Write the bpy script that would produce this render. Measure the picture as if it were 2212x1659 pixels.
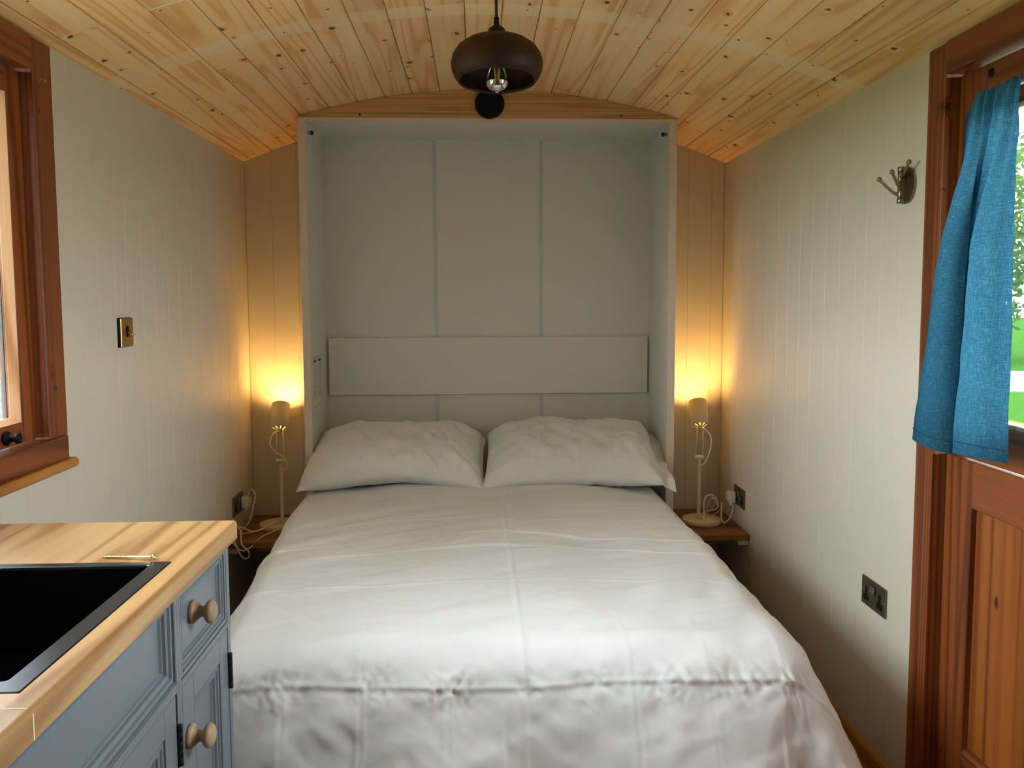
import bpy, bmesh, math, random
import numpy as np
from mathutils import Vector, Matrix

for o in list(bpy.data.objects):
    bpy.data.objects.remove(o, do_unlink=True)
S = bpy.context.scene
COL = S.collection
random.seed(7)
RNG = np.random.default_rng(11)
PI = math.pi

# ------------------------------------------------------------------ camera, sky, light, exposure
XL, XR, YB, YF = -1.057, 1.17, 3.924, -1.6          # room faces
XC, RAD, ZAP = 0.0565, 2.85, 2.2435                  # barrel ceiling: centre, radius, apex
EAVE = 2.016

cam_d = bpy.data.cameras.new('camera'); cam = bpy.data.objects.new('camera', cam_d); COL.objects.link(cam)
P, YW, RL = (math.radians(v) for v in (4.55313835, 2.43233477, 0.24174002))
fw = Vector((math.sin(YW)*math.cos(P), math.cos(YW)*math.cos(P), -math.sin(P)))
rt = Vector((math.cos(YW), -math.sin(YW), 0)); dn = fw.cross(rt)
r2 = rt*math.cos(RL) + dn*math.sin(RL); d2 = dn*math.cos(RL) - rt*math.sin(RL)
M = Matrix((r2, -d2, -fw)).transposed().to_4x4(); M.translation = Vector((0, 0, 1.385))
cam.matrix_world = M
cam_d.sensor_width = 36.0; cam_d.sensor_fit = 'HORIZONTAL'
cam_d.lens = 36.0*1800/2212
cam_d.shift_y = -(829.5-789.914)/2212
cam_d.clip_start = 0.02; cam_d.clip_end = 300
S.camera = cam

SKY = 12.0
w = bpy.data.worlds.new('sky'); S.world = w; w.use_nodes = True
wn = w.node_tree; wn.nodes.clear()
bg = wn.nodes.new('ShaderNodeBackground'); wo = wn.nodes.new('ShaderNodeOutputWorld')
gtc = wn.nodes.new('ShaderNodeTexCoord'); gsp = wn.nodes.new('ShaderNodeSeparateXYZ'); grp = wn.nodes.new('ShaderNodeValToRGB')
grp.color_ramp.elements[0].position = 0.0; grp.color_ramp.elements[0].color = (0.93, 0.965, 1.0, 1)
grp.color_ramp.elements[1].position = 1.0; grp.color_ramp.elements[1].color = (0.86, 0.93, 1.0, 1)
wn.links.new(gtc.outputs['Generated'], gsp.inputs[0]); wn.links.new(gsp.outputs['Z'], grp.inputs[0])
wn.links.new(grp.outputs[0], bg.inputs[0]); bg.inputs[1].default_value = SKY
wn.links.new(bg.outputs[0], wo.inputs[0])

def portal(name, loc, rot, sx, sy):
    l = bpy.data.lights.new(name, 'AREA'); l.shape = 'RECTANGLE'; l.size = sx; l.size_y = sy
    l.cycles.is_portal = True
    o = bpy.data.objects.new(name, l); o.location = loc; o.rotation_euler = rot; COL.objects.link(o)
LAMP_POWER = 165.0
S.view_settings.view_transform = 'Standard'; S.view_settings.look = 'None'
S.view_settings.gamma = 1.0; S.view_settings.use_curve_mapping = False
S.view_settings.exposure = 1.33

# ------------------------------------------------------------------ node helpers and materials
def lin(r, g, b):
    f = lambda c: ((c/255+0.055)/1.055)**2.4 if c/255 > 0.04045 else c/255/12.92
    return (f(r), f(g), f(b), 1.0)

class NT:
    def __init__(s, name):
        s.m = bpy.data.materials.new(name); s.m.use_nodes = True
        s.t = s.m.node_tree; s.t.nodes.clear()
        s.out = s.t.nodes.new('ShaderNodeOutputMaterial')
    def n(s, typ, ins=None, **kw):
        nd = s.t.nodes.new('ShaderNode'+typ)
        for k, v in kw.items(): setattr(nd, k, v)
        for k, v in (ins or {}).items(): s.put(nd.inputs[k], v)
        return nd
    def put(s, sock, v):
        if isinstance(v, bpy.types.NodeSocket): s.t.links.new(v, sock)
        else: sock.default_value = v
    def math(s, op, a, b=0.0, clamp=False):
        nd = s.n('Math', {0: a, 1: b}, operation=op); nd.use_clamp = clamp; return nd.outputs[0]
    def mix(s, f, a, b, blend='MIX'):
        nd = s.n('Mix', data_type='RGBA', blend_type=blend)
        s.put(nd.inputs[0], f); s.put(nd.inputs[6], a); s.put(nd.inputs[7], b); return nd.outputs[2]
    def ramp(s, f, stops):
        nd = s.n('ValToRGB', {0: f}); cr = nd.color_ramp
        while len(cr.elements) < len(stops): cr.elements.new(0.5)
        for e, (p, c) in zip(cr.elements, stops): e.position = p; e.color = c
        return nd.outputs[0]
    def step(s, v, lo, hi):
        nd = s.n('MapRange', {0: v, 1: lo, 2: hi, 3: 0.0, 4: 1.0}, interpolation_type='SMOOTHSTEP'); return nd.outputs[0]
    def bsdf(s, **ins):
        nd = s.n('BsdfPrincipled')
        for k, v in ins.items(): s.put(nd.inputs[k.replace('_', ' ')], v)
        s.t.links.new(nd.outputs[0], s.out.inputs[0]); return nd
    def bump(s, h, strength=0.2, dist=0.002):
        return s.n('Bump', {'Height': h, 'Strength': strength, 'Distance': dist}).outputs[0]

def plain(name, col, rough=0.5, metal=0.0, bump=None, coat=0.0, spec=0.5, var=0.0):
    t = NT(name); c = col
    tc = t.n('TexCoord').outputs['Object']
    kw = {}
    if bump:
        nz = t.n('Texture'+'Noise' if False else 'TexNoise', {'Vector': tc, 'Scale': bump[0], 'Detail': 3.0})
        kw['Normal'] = t.bump(nz.outputs[0], bump[1], bump[2])
    if var:
        n2 = t.n('TexNoise', {'Vector': tc, 'Scale': 7.0, 'Detail': 4.0})
        c = t.mix(n2.outputs[0], tuple(v*(1-var) for v in col[:3])+(1,), tuple(min(1, v*(1+var)) for v in col[:3])+(1,))
    t.bsdf(Base_Color=c, Roughness=rough, Metallic=metal, Coat_Weight=coat, Specular_IOR_Level=spec, **kw)
    return t.m

def wood(name, light, mid, dark, along='y', rings=7.0, knots=0.0, knot_col=None, rough=0.55, band=None, coat=0.0, tint=0.12, fine=1.0, freq=5.0, spec=0.35, stretch=0.09, bandk=0.4, sap=0.0, staves=None):
    """Sawn wood: cathedral grain from stretched noise, fibres, random tint per piece, optional knots."""
    t = NT(name)
    tc = t.n('TexCoord').outputs['Object']
    rnd = t.n('ObjectInfo').outputs['Random']
    off = t.n('CombineXYZ', {0: t.math('MULTIPLY', rnd, 37.1), 1: t.math('MULTIPLY', rnd, 53.7), 2: t.math('MULTIPLY', rnd, 19.3)}).outputs[0]
    v = t.n('VectorMath', {0: tc, 1: off}, operation='ADD').outputs[0]
    sp = t.n('SeparateXYZ', {0: v}).outputs
    ax = {'x': (1, 0, 2), 'y': (0, 1, 2), 'z': (0, 2, 1)}[along]
    if along == 'x': ax = (1, 0, 2)
    a, l, b = sp[ax[0]], sp[ax[1]], sp[ax[2]]
    if along == 'z': ab = t.math('ADD', a, sp[1])
    else: ab = t.math('ADD', a, t.math('MULTIPLY', b, 1.0))
    flat = t.n('CombineXYZ', {0: ab, 1: l, 2: 0.0}).outputs[0]
    kmask = None
    sl = t.math('MULTIPLY', l, stretch)
    gv = t.n('CombineXYZ', {0: ab, 1: sl, 2: t.math('MULTIPLY', b, 0.3)}).outputs[0]
    n1 = t.n('TexNoise', {'Vector': gv, 'Scale': freq, 'Detail': 2.0, 'Roughness': 0.45, 'Distortion': 0.25}).outputs[0]
    if knots > 0:
        dz = t.n('TexNoise', {'Vector': flat, 'Scale': 30.0, 'Detail': 1.0}).outputs['Color']
        dz = t.n('VectorMath', {0: dz, 1: (0.02, 0.04, 0)}, operation='MULTIPLY').outputs[0]
        kv = t.n('VectorMath', {0: t.n('VectorMath', {0: flat, 1: dz}, operation='ADD').outputs[0], 1: (1.0, 0.8, 1.0)}, operation='MULTIPLY').outputs[0]
        vo = t.n('TexVoronoi', {'Vector': kv, 'Scale': 11.0, 'Randomness': 1.0}, voronoi_dimensions='2D')
        cs = t.n('SeparateColor', {0: vo.outputs['Color']}).outputs
        keep = t.math('LESS_THAN', cs[0], knots)
        rad = t.math('ADD', t.math('MULTIPLY', t.math('POWER', cs[1], 1.6), 0.095), 0.028)
        kd = t.math('DIVIDE', vo.outputs['Distance'], rad)
        kin = t.math('MULTIPLY', t.math('SUBTRACT', 1.0, t.step(kd, 0.55, 1.05)), keep)
        khalo = t.math('MULTIPLY', t.math('SUBTRACT', 1.0, t.step(kd, 0.8, 2.6)), keep)
        n1 = t.math('ADD', n1, t.math('MULTIPLY', khalo, 0.04))
        kmask = (kin, khalo)
    ring = t.math('SINE', t.math('MULTIPLY', n1, rings*2*PI))
    ring = t.math('MULTIPLY', t.math('ADD', ring, 1.0), 0.5)
    ring = t.math('POWER', ring, 2.6)
    fb = t.n('CombineXYZ', {0: ab, 1: t.math('MULTIPLY', l, 0.018), 2: b}).outputs[0]
    n2 = t.n('TexNoise', {'Vector': fb, 'Scale': 170.0*fine, 'Detail': 2.0}).outputs[0]
    n3 = t.n('TexNoise', {'Vector': gv, 'Scale': 2.2*freq/5, 'Detail': 2.0}).outputs[0]
    f = t.math('ADD', t.math('MULTIPLY', ring, 0.55), t.math('ADD', t.math('MULTIPLY', n2, 0.35), t.math('MULTIPLY', n3, 0.35)))
    c = t.ramp(f, [(0.18, light), (0.52, mid), (0.98, dark)])
    if sap > 0:      # pale sapwood streak along the board
        sv = t.n('CombineXYZ', {0: ab, 1: t.math('MULTIPLY', l, 0.02), 2: 0.0}).outputs[0]
        sn = t.n('TexNoise', {'Vector': sv, 'Scale': 9.0, 'Detail': 1.0}).outputs[0]
        c = t.mix(t.math('MULTIPLY', t.step(sn, 0.54, 0.60), sap), c, light)
    if staves:
        ia = t.math('FLOOR', t.math('DIVIDE', a, staves[0]))
        il = t.math('FLOOR', t.math('DIVIDE', t.math('ADD', l, t.math('MULTIPLY', t.math('SINE', t.math('MULTIPLY', ia, 12.9)), 0.4)), staves[1]))
        wn_ = t.n('TexWhiteNoise', {'Vector': t.n('CombineXYZ', {0: ia, 1: il, 2: 0.0}).outputs[0]}, noise_dimensions='2D').outputs[0]
        k_ = t.math('ADD', 1.0-staves[2], t.math('MULTIPLY', wn_, 2*staves[2]))
        c = t.mix(1.0, c, t.n('CombineXYZ', {0: k_, 1: t.math('POWER', k_, 1.2), 2: t.math('POWER', k_, 1.5)}).outputs[0], 'MULTIPLY')
    # per piece tint
    sc = t.math('ADD', 1.0-tint, t.math('MULTIPLY', rnd, 2*tint))
    tcol = t.n('CombineXYZ', {0: sc, 1: t.math('POWER', sc, 1.15), 2: t.math('POWER', sc, 1.4)}).outputs[0]
    c = t.mix(1.0, c, tcol, 'MULTIPLY')
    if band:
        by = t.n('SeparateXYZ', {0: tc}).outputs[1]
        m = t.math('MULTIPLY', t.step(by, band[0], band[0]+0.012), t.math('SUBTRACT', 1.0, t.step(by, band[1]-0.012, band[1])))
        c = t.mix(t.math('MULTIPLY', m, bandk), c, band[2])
    if kmask:
        kc = knot_col or dark
        c = t.mix(t.math('MULTIPLY', kmask[1], 0.35), c, dark)
        c = t.mix(t.math('MULTIPLY', kmask[0], 0.92), c, kc)
    hb = t.math('ADD', t.math('MULTIPLY', n2, 0.5), t.math('MULTIPLY', ring, 0.3))
    t.bsdf(Base_Color=c, Roughness=rough, Coat_Weight=coat, Specular_IOR_Level=spec, Normal=t.bump(hb, 0.12, 0.001))
    return t.m

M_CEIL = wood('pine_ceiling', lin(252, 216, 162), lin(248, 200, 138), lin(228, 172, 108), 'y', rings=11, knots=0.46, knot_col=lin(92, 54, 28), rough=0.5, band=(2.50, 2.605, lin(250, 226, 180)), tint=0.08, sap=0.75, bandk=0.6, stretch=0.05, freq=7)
M_FASCIA = wood('pine_fascia', lin(206, 162, 100), lin(196, 150, 88), lin(172, 122, 66), 'x', rings=14, rough=0.5, tint=0.02, freq=14, stretch=0.02)
M_DOOR_Z = wood('red_pine_upright', lin(148, 82, 38), lin(128, 66, 28), lin(94, 44, 18), 'z', rings=13, knots=0.10, knot_col=lin(52, 26, 14), rough=0.38, coat=0.12, tint=0.13, freq=7, spec=0.4, stretch=0.014)
M_DOOR_Y = wood('red_pine_rail', lin(148, 80, 38), lin(126, 64, 28), lin(90, 42, 17), 'y', rings=10, rough=0.38, coat=0.12, tint=0.10, freq=6, spec=0.4, stretch=0.05)
M_DOOR_BOARD = wood('door_board_pine', lin(168, 100, 42), lin(146, 80, 30), lin(112, 54, 19), 'z', rings=8, knots=0.16, knot_col=lin(56, 28, 14), rough=0.4, coat=0.10, tint=0.12, freq=6, stretch=0.02)
M_REBATE = wood('pale_rebate_pine', lin(222, 178, 140), lin(206, 154, 112), lin(168, 112, 72), 'z', rings=8, rough=0.45, tint=0.03)
M_SILL = wood('sill_pine', lin(200, 140, 70), lin(180, 118, 52), lin(140, 84, 36), 'y', rings=6, rough=0.45, tint=0.02)
M_WORKTOP = wood('oak_worktop', lin(206, 166, 114), lin(190, 146, 94), lin(158, 112, 66), 'y', rings=5, rough=0.42, coat=0.08, tint=0.02, fine=0.6, freq=9, spec=0.45, stretch=0.06, staves=(0.042, 0.38, 0.09))
M_SHELF = wood('oak_shelf', lin(150, 106, 60), lin(128, 86, 46), lin(92, 58, 28), 'x', rings=5, rough=0.5, tint=0.04)
M_SKIRT = wood('skirting_pine', lin(196, 146, 74), lin(172, 118, 52), lin(134, 84, 34), 'y', rings=6, rough=0.5, tint=0.02)
M_KNOB = wood('beech_knob', lin(196, 170, 142), lin(182, 154, 124), lin(156, 126, 98), 'x', rings=3, rough=0.45, tint=0.05)
M_WALNUT = wood('walnut_shade', lin(58, 29, 13), lin(44, 21, 9), lin(28, 13, 6), 'z', rings=6, rough=0.6, tint=0.02, coat=0.0, spec=0.25)
M_TILE = plain('terracotta_tile', lin(150, 88, 48), 0.5, var=0.18, bump=(40, 0.1, 0.001))
M_GROUT = plain('grout', lin(150, 130, 108), 0.9)
M_WALL = plain('cream_wall_paint', lin(216, 207, 191), 0.42, bump=(220, 0.05, 0.0006), spec=0.4)
M_CASE = plain('white_case_paint', lin(222, 218, 209), 0.4, bump=(260, 0.04, 0.0005), spec=0.4)
M_STRIP = plain('grey_joint_strip', lin(200, 201, 199), 0.45)
M_LIP = plain('cream_case_edge', lin(224, 206, 188), 0.45)
M_CAB = plain('blue_grey_paint', lin(116, 126, 133), 0.33, bump=(300, 0.05, 0.0004), spec=0.45)
M_CABDARK = plain('cabinet_inside', lin(48, 52, 54), 0.8)
M_SINK = plain('black_sink', lin(5, 5, 6), 0.7, spec=0.02, bump=(500, 0.05, 0.0003))
M_SINKRIM = plain('satin_black_steel', lin(74, 78, 82), 0.30, metal=0.85, bump=(400, 0.03, 0.0003))
M_BLACK = plain('matt_black', lin(7, 7, 7), 0.6, spec=0.2)
M_BLACKCORD = plain('black_cord', lin(18, 17, 16), 0.35)
M_RUBBER = plain('black_rubber', lin(22, 22, 22), 0.5)
M_STEEL = plain('brushed_steel', lin(168, 164, 154), 0.3, metal=1.0)
M_NICKEL = plain('aged_nickel', lin(150, 138, 116), 0.34, metal=1.0)
M_BRASSPLATE = plain('antique_brass', lin(176, 152, 104), 0.36, metal=1.0, var=0.2)
M_SOCKPLATE = plain('pewter_plate', lin(126, 120, 106), 0.38, metal=1.0)
M_ZINC = plain('yellow_zinc', lin(222, 204, 150), 0.28, metal=1.0)
M_LAMP = plain('cream_lamp_enamel', lin(222, 210, 178), 0.42)
M_CORD = plain('white_cord', lin(236, 230, 214), 0.5)
M_PLUG = plain('white_plug', lin(238, 232, 218), 0.35)
M_HINGE = plain('bronze_hinge', lin(56, 50, 50), 0.4, metal=0.7)
M_GOLD = plain('gold_filament', lin(236, 178, 96), 0.5, metal=0.3)
M_MIRROR = plain('mirror_crown', lin(210, 214, 212), 0.05, metal=1.0)
M_WHITEROD = plain('white_rod', lin(236, 234, 230), 0.35)
M_SEAL = plain('glazing_seal', lin(48, 50, 48), 0.6)
M_CAULK = plain('white_caulk', lin(232, 224, 210), 0.6)
M_FILLER = plain('pale_filler', lin(246, 230, 196), 0.6)
M_GRAVEL = plain('pale_gravel', lin(120, 118, 112), 0.9, var=0.15, bump=(60, 0.4, 0.01))
M_BOUNCE = plain('bounce_yard_gravel', lin(196, 190, 178), 0.9, var=0.1, bump=(60, 0.4, 0.01))  # bright ground of the added yard, kept pale to reflect daylight
M_SEAMDARK = plain('dark_seam', lin(58, 38, 22), 0.9)
M_BARK = plain('bark', lin(86, 70, 54), 0.9, var=0.2)
M_PALEBLUE = plain('pale_blue_boards', lin(104, 126, 134), 0.6, var=0.04)

def m_cotton(name, col, big=0.35):
    t = NT(name); tc = t.n('TexCoord').outputs['Object']
    v1 = t.n('VectorMath', {0: tc, 1: (1.0, 2.6, 1.6)}, operation='MULTIPLY').outputs[0]
    n1 = t.n('TexNoise', {'Vector': v1, 'Scale': 16.0, 'Detail': 4.0, 'Roughness': 0.55, 'Distortion': 1.2}).outputs[0]
    n2 = t.n('TexNoise', {'Vector': tc, 'Scale': 900.0, 'Detail': 1.0}).outputs[0]
    h = t.math('ADD', n1, t.math('MULTIPLY', n2, 0.03))
    b = t.bsdf(Base_Color=col, Roughness=0.85, Specular_IOR_Level=0.2, Normal=t.bump(h, big, 0.006))
    b.inputs['Sheen Weight'].default_value = 0.15
    return t.m
M_DUVET = m_cotton('white_duvet_cotton', lin(240, 240, 239), 0.07)
M_PILLOW = m_cotton('white_pillow_cotton', lin(238, 237, 233), 0.12)
M_SHEET = m_cotton('white_sheet_cotton', lin(228, 224, 214), 0.25)

def m_linen():
    t = NT('teal_linen'); tc = t.n('TexCoord').outputs['Object']
    va = t.n('VectorMath', {0: tc, 1: (1, 1, 0.06)}, operation='MULTIPLY').outputs[0]
    vb = t.n('VectorMath', {0: tc, 1: (0.06, 0.06, 1)}, operation='MULTIPLY').outputs[0]
    na = t.n('TexNoise', {'Vector': va, 'Scale': 900.0, 'Detail': 3.0}).outputs[0]
    nb = t.n('TexNoise', {'Vector': vb, 'Scale': 900.0, 'Detail': 3.0}).outputs[0]
    s = t.math('MULTIPLY', t.math('ADD', na, nb), 0.5)
    c = t.ramp(s, [(0.3, lin(28, 58, 72)), (0.55, lin(46, 92, 114)), (0.75, lin(80, 138, 164))])
    d = t.n('BsdfDiffuse', {'Color': c}); tr = t.n('BsdfTranslucent', {'Color': c, 'Normal': t.bump(s, 0.3, 0.001)})
    mx = t.n('MixShader', {0: 0.22, 1: d.outputs[0], 2: tr.outputs[0]})
    tp = t.n('BsdfTransparent')
    hole = t.math('MULTIPLY', t.step(s, 0.62, 0.70), 0.5)
    m2 = t.n('MixShader', {0: hole, 1: mx.outputs[0], 2: tp.outputs[0]})
    t.put(d.inputs['Normal'], t.bump(s, 0.3, 0.001))
    t.t.links.new(m2.outputs[0], t.out.inputs[0]); return t.m
M_LINEN = m_linen()

def m_pane():
    t = NT('window_glass'); tp = t.n('BsdfTransparent', {'Color': (0.94, 0.98, 0.98, 1)}); g = t.n('BsdfGlossy', {'Roughness': 0.0})
    fr = t.n('Fresnel', {'IOR': 1.45}).outputs[0]
    m = t.n('MixShader', {0: t.math('MULTIPLY', fr, 0.8), 1: tp.outputs[0], 2: g.outputs[0]})
    t.t.links.new(m.outputs[0], t.out.inputs[0]); return t.m
M_PANE = m_pane()
def m_bulbglass():
    t = NT('clear_bulb_glass'); tp = t.n('BsdfTransparent', {'Color': (0.98, 0.97, 0.95, 1)}); g = t.n('BsdfGlossy', {'Roughness': 0.02})
    fr = t.math('MULTIPLY', t.n('Fresnel', {'IOR': 1.4}).outputs[0], 0.5)
    m = t.n('MixShader', {0: fr, 1: tp.outputs[0], 2: g.outputs[0]}); t.t.links.new(m.outputs[0], t.out.inputs[0]); return t.m
M_BULBGLASS = m_bulbglass()
def m_emit(name, col, k):
    t = NT(name); e = t.n('Emission', {0: col, 1: k}); t.t.links.new(e.outputs[0], t.out.inputs[0]); return t.m
M_GLOW = m_emit('warm_lit_bulb', (1.0, 0.56, 0.16, 1), LAMP_POWER)

def m_leaf(name, col, col2):
    t = NT(name); r = t.n('TexNoise', {'Vector': t.n('TexCoord').outputs['Object'], 'Scale': 3.0}).outputs[0]
    c = t.mix(r, col, col2)
    d = t.n('BsdfDiffuse', {'Color': c}); tr = t.n('BsdfTranslucent', {'Color': c}); m = t.n('MixShader', {0: 0.35, 1: d.outputs[0], 2: tr.outputs[0]})
    t.t.links.new(m.outputs[0], t.out.inputs[0]); return t.m
M_LEAF = m_leaf('spring_leaf', lin(70, 100, 48), lin(96, 122, 70))
M_GRASS = m_leaf('meadow_grass', lin(58, 96, 34), lin(70, 108, 42))

def m_sticker():
    t = NT('printed_label'); g = t.n('TexCoord').outputs['Generated']
    sp = t.n('SeparateXYZ', {0: g}).outputs; u, v = sp[1], sp[2]
    ln = t.math('SINE', t.math('MULTIPLY', v, 2*PI*46))
    wv = t.n('CombineXYZ', {0: t.math('MULTIPLY', u, 14.0), 1: t.math('MULTIPLY', t.math('FLOOR', t.math('MULTIPLY', v, 46.0)), 3.7), 2: 0.0}).outputs[0]
    wd = t.n('TexNoise', {'Vector': wv, 'Scale': 1.0, 'Detail': 2.0}).outputs[0]
    txt = t.math('MULTIPLY', t.math('GREATER_THAN', ln, 0.0), t.math('GREATER_THAN', wd, 0.45))
    cu = t.math('ABSOLUTE', t.math('SUBTRACT', t.math('FRACT', t.math('MULTIPLY', u, 2.0)), 0.5))
    txt = t.math('MULTIPLY', txt, t.math('LESS_THAN', cu, 0.42))
    txt = t.math('MULTIPLY', txt, t.math('MULTIPLY', t.math('GREATER_THAN', v, 0.14), t.math('LESS_THAN', v, 0.86)))
    hd = t.math('MULTIPLY', t.math('MULTIPLY', t.math('GREATER_THAN', v, 0.885), t.math('LESS_THAN', v, 0.94)), t.math('LESS_THAN', cu, 0.3))
    c = t.mix(t.math('MULTIPLY', txt, 0.6), lin(222, 220, 210), lin(96, 96, 92))
    c = t.mix(hd, c, lin(70, 66, 60))
    ed = t.math('GREATER_THAN', t.math('ABSOLUTE', t.math('SUBTRACT', v, 0.5)), 0.475)
    c = t.mix(ed, c, lin(206, 190, 110))
    t.bsdf(Base_Color=c, Roughness=0.6); return t.m
M_STICKER = m_sticker()

# ------------------------------------------------------------------ geometry helpers
def link(name, me, mat, parent=None, base=(0, 0, 0), smooth=False):
    o = bpy.data.objects.new(name, me); COL.objects.link(o)
    if mat and not me.materials: me.materials.append(mat)
    if smooth:
        me.polygons.foreach_set('use_smooth', [True]*len(me.polygons))
    o.location = base
    if parent: o.parent = parent
    return o

def mesh(name, verts, faces):
    me = bpy.data.meshes.new(name); me.from_pydata([tuple(map(float, v)) for v in verts], [], faces); me.update(); return me

class MB:
    """collects primitives in world coordinates; build() links ONE mesh object (world coords minus the parent's place)."""
    def __init__(s): s.v, s.f, s.sm = [], [], []
    def add(s, vs, fs, sm=False):
        b = len(s.v); s.v += [tuple(v) for v in vs]
        s.f += [tuple(i+b for i in f) for f in fs]; s.sm += [sm]*len(fs); return s
    def box(s, x0, x1, y0, y1, z0, z1, c=0.0):
        if x0 > x1: x0, x1 = x1, x0
        if y0 > y1: y0, y1 = y1, y0
        if z0 > z1: z0, z1 = z1, z0
        bm = bmesh.new(); bmesh.ops.create_cube(bm, size=1)
        for v in bm.verts: v.co = Vector(((x0+x1)/2+v.co.x*(x1-x0), (y0+y1)/2+v.co.y*(y1-y0), (z0+z1)/2+v.co.z*(z1-z0)))
        if c > 0: bmesh.ops.bevel(bm, geom=bm.edges[:], offset=c, segments=2 if c > 0.004 else 1, affect='EDGES', profile=0.6)
        return s.bm(bm)
    def bm(s, bm, sm=False, mat=None):
        bm.verts.ensure_lookup_table(); bm.verts.index_update()
        vs = [(mat @ v.co if mat else v.co)[:] for v in bm.verts]; fs = [[v.index for v in f.verts] for f in bm.faces]; bm.free()
        return s.add(vs, fs, sm)
    def lathe(s, prof, seg=32, mat=Matrix(), caps=False):
        """prof: list of (r, z) revolved about local z."""
        vs, fs = [], []
        n = len(prof)
        for k in range(seg):
            a = 2*PI*k/seg
            for r, z in prof: vs.append((mat @ Vector((r*math.cos(a), r*math.sin(a), z)))[:])
        for k in range(seg):
            k2 = (k+1) % seg
            for i in range(n-1): fs.append((k*n+i, k2*n+i, k2*n+i+1, k*n+i+1))
        return s.add(vs, fs, True)
    def tube(s, pts, r, seg=8, closed=False):
        pts = [Vector(p) for p in pts]; n = len(pts); vs, fs = [], []
        rr = r if isinstance(r, (list, tuple)) else [r]*n
        up = Vector((0.3, 0.2, 1)).normalized()
        for i, p in enumerate(pts):
            t = (pts[min(i+1, n-1)]-pts[max(i-1, 0)]).normalized()
            a = up - t*up.dot(t)
            if a.length < 1e-4: a = t.orthogonal()
            a.normalize(); up = a; b = t.cross(a)
            for k in range(seg):
                q = 2*PI*k/seg; vs.append((p + (a*math.cos(q)+b*math.sin(q))*rr[i])[:])
        for i in range(n-1):
            for k in range(seg):
                k2 = (k+1) % seg; fs.append((i*seg+k, i*seg+k2, (i+1)*seg+k2, (i+1)*seg+k))
        fs.append(tuple(range(seg))[::-1]); fs.append(tuple((n-1)*seg+k for k in range(seg)))
        return s.add(vs, fs, True)
    def prism(s, poly, d0, d1, axis):
        """poly 2D extruded from d0 to d1 along axis. axis x: (y,z); y: (x,z); z: (x,y)."""
        n = len(poly)
        def P3(p, d): return {'x': (d, p[0], p[1]), 'y': (p[0], d, p[1]), 'z': (p[0], p[1], d)}[axis]
        vs = [P3(p, d0) for p in poly]+[P3(p, d1) for p in poly]
        fs = [tuple(range(n))[::-1], tuple(range(n, 2*n))]+[(i, (i+1) % n, n+(i+1) % n, n+i) for i in range(n)]
        return s.add(vs, fs)
    def build(s, name, mat, parent=None, base=None):
        b = Vector(base) if base is not None else (parent.matrix_world.translation if parent else Vector((0, 0, 0)))
        if parent and base is None: b = WLOC.get(parent.name, Vector((0, 0, 0)))
        me = bpy.data.meshes.new(name)
        me.from_pydata([(v[0]-b[0], v[1]-b[1], v[2]-b[2]) for v in s.v], [], s.f)
        me.polygons.foreach_set('use_smooth', s.sm)
        bmx = bmesh.new(); bmx.from_mesh(me); bmesh.ops.recalc_face_normals(bmx, faces=bmx.faces[:]); bmx.to_mesh(me); bmx.free()
        me.update()
        o = bpy.data.objects.new(name, me); COL.objects.link(o); me.materials.append(mat)
        if parent: o.parent = parent; WLOC[o.name] = b
        else: o.location = b; WLOC[o.name] = b
        return o
WLOC = {}
def tag(o, label=None, cat=None, group=None, kind=None):
    if label: o['label'] = label
    if cat: o['category'] = cat
    if group: o['group'] = group
    if kind: o['kind'] = kind
    return o
def empty(name, loc, label=None, cat=None, group=None, kind=None):
    o = bpy.data.objects.new(name, None); COL.objects.link(o); o.location = loc; o.empty_display_size = 0.05
    WLOC[o.name] = Vector(loc)
    return tag(o, label, cat, group, kind)
def struct(o): o['kind'] = 'structure'; return o
def spline(pts, n=8):
    """Catmull-Rom through pts."""
    P_ = [Vector(p) for p in pts]; P_ = [P_[0]*2-P_[1]]+P_+[P_[-1]*2-P_[-2]]; out = []
    for i in range(1, len(P_)-2):
        a, b, c, d = P_[i-1:i+3]
        for k in range(n):
            t = k/n
            out.append(0.5*((2*b)+(c-a)*t+(2*a-5*b+4*c-d)*t*t+(3*b-a-3*c+d)*t**3))
    out.append(P_[-2]); return out
def noise2(x, y, seed=0):
    """smooth value noise on numpy arrays, about -1..1"""
    rg = np.random.default_rng(seed); T = rg.uniform(-1, 1, (256, 256))
    xi = np.floor(x).astype(int); yi = np.floor(y).astype(int); fx = x-xi; fy = y-yi
    fx = fx*fx*fx*(fx*(fx*6-15)+10); fy = fy*fy*fy*(fy*(fy*6-15)+10)
    g = lambda i, j: T[i % 256, j % 256]
    return (g(xi, yi)*(1-fx)+g(xi+1, yi)*fx)*(1-fy)+(g(xi, yi+1)*(1-fx)+g(xi+1, yi+1)*fx)*fy
def ceil_z(x): return ZAP-RAD+math.sqrt(RAD*RAD-(x-XC)**2)

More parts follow.
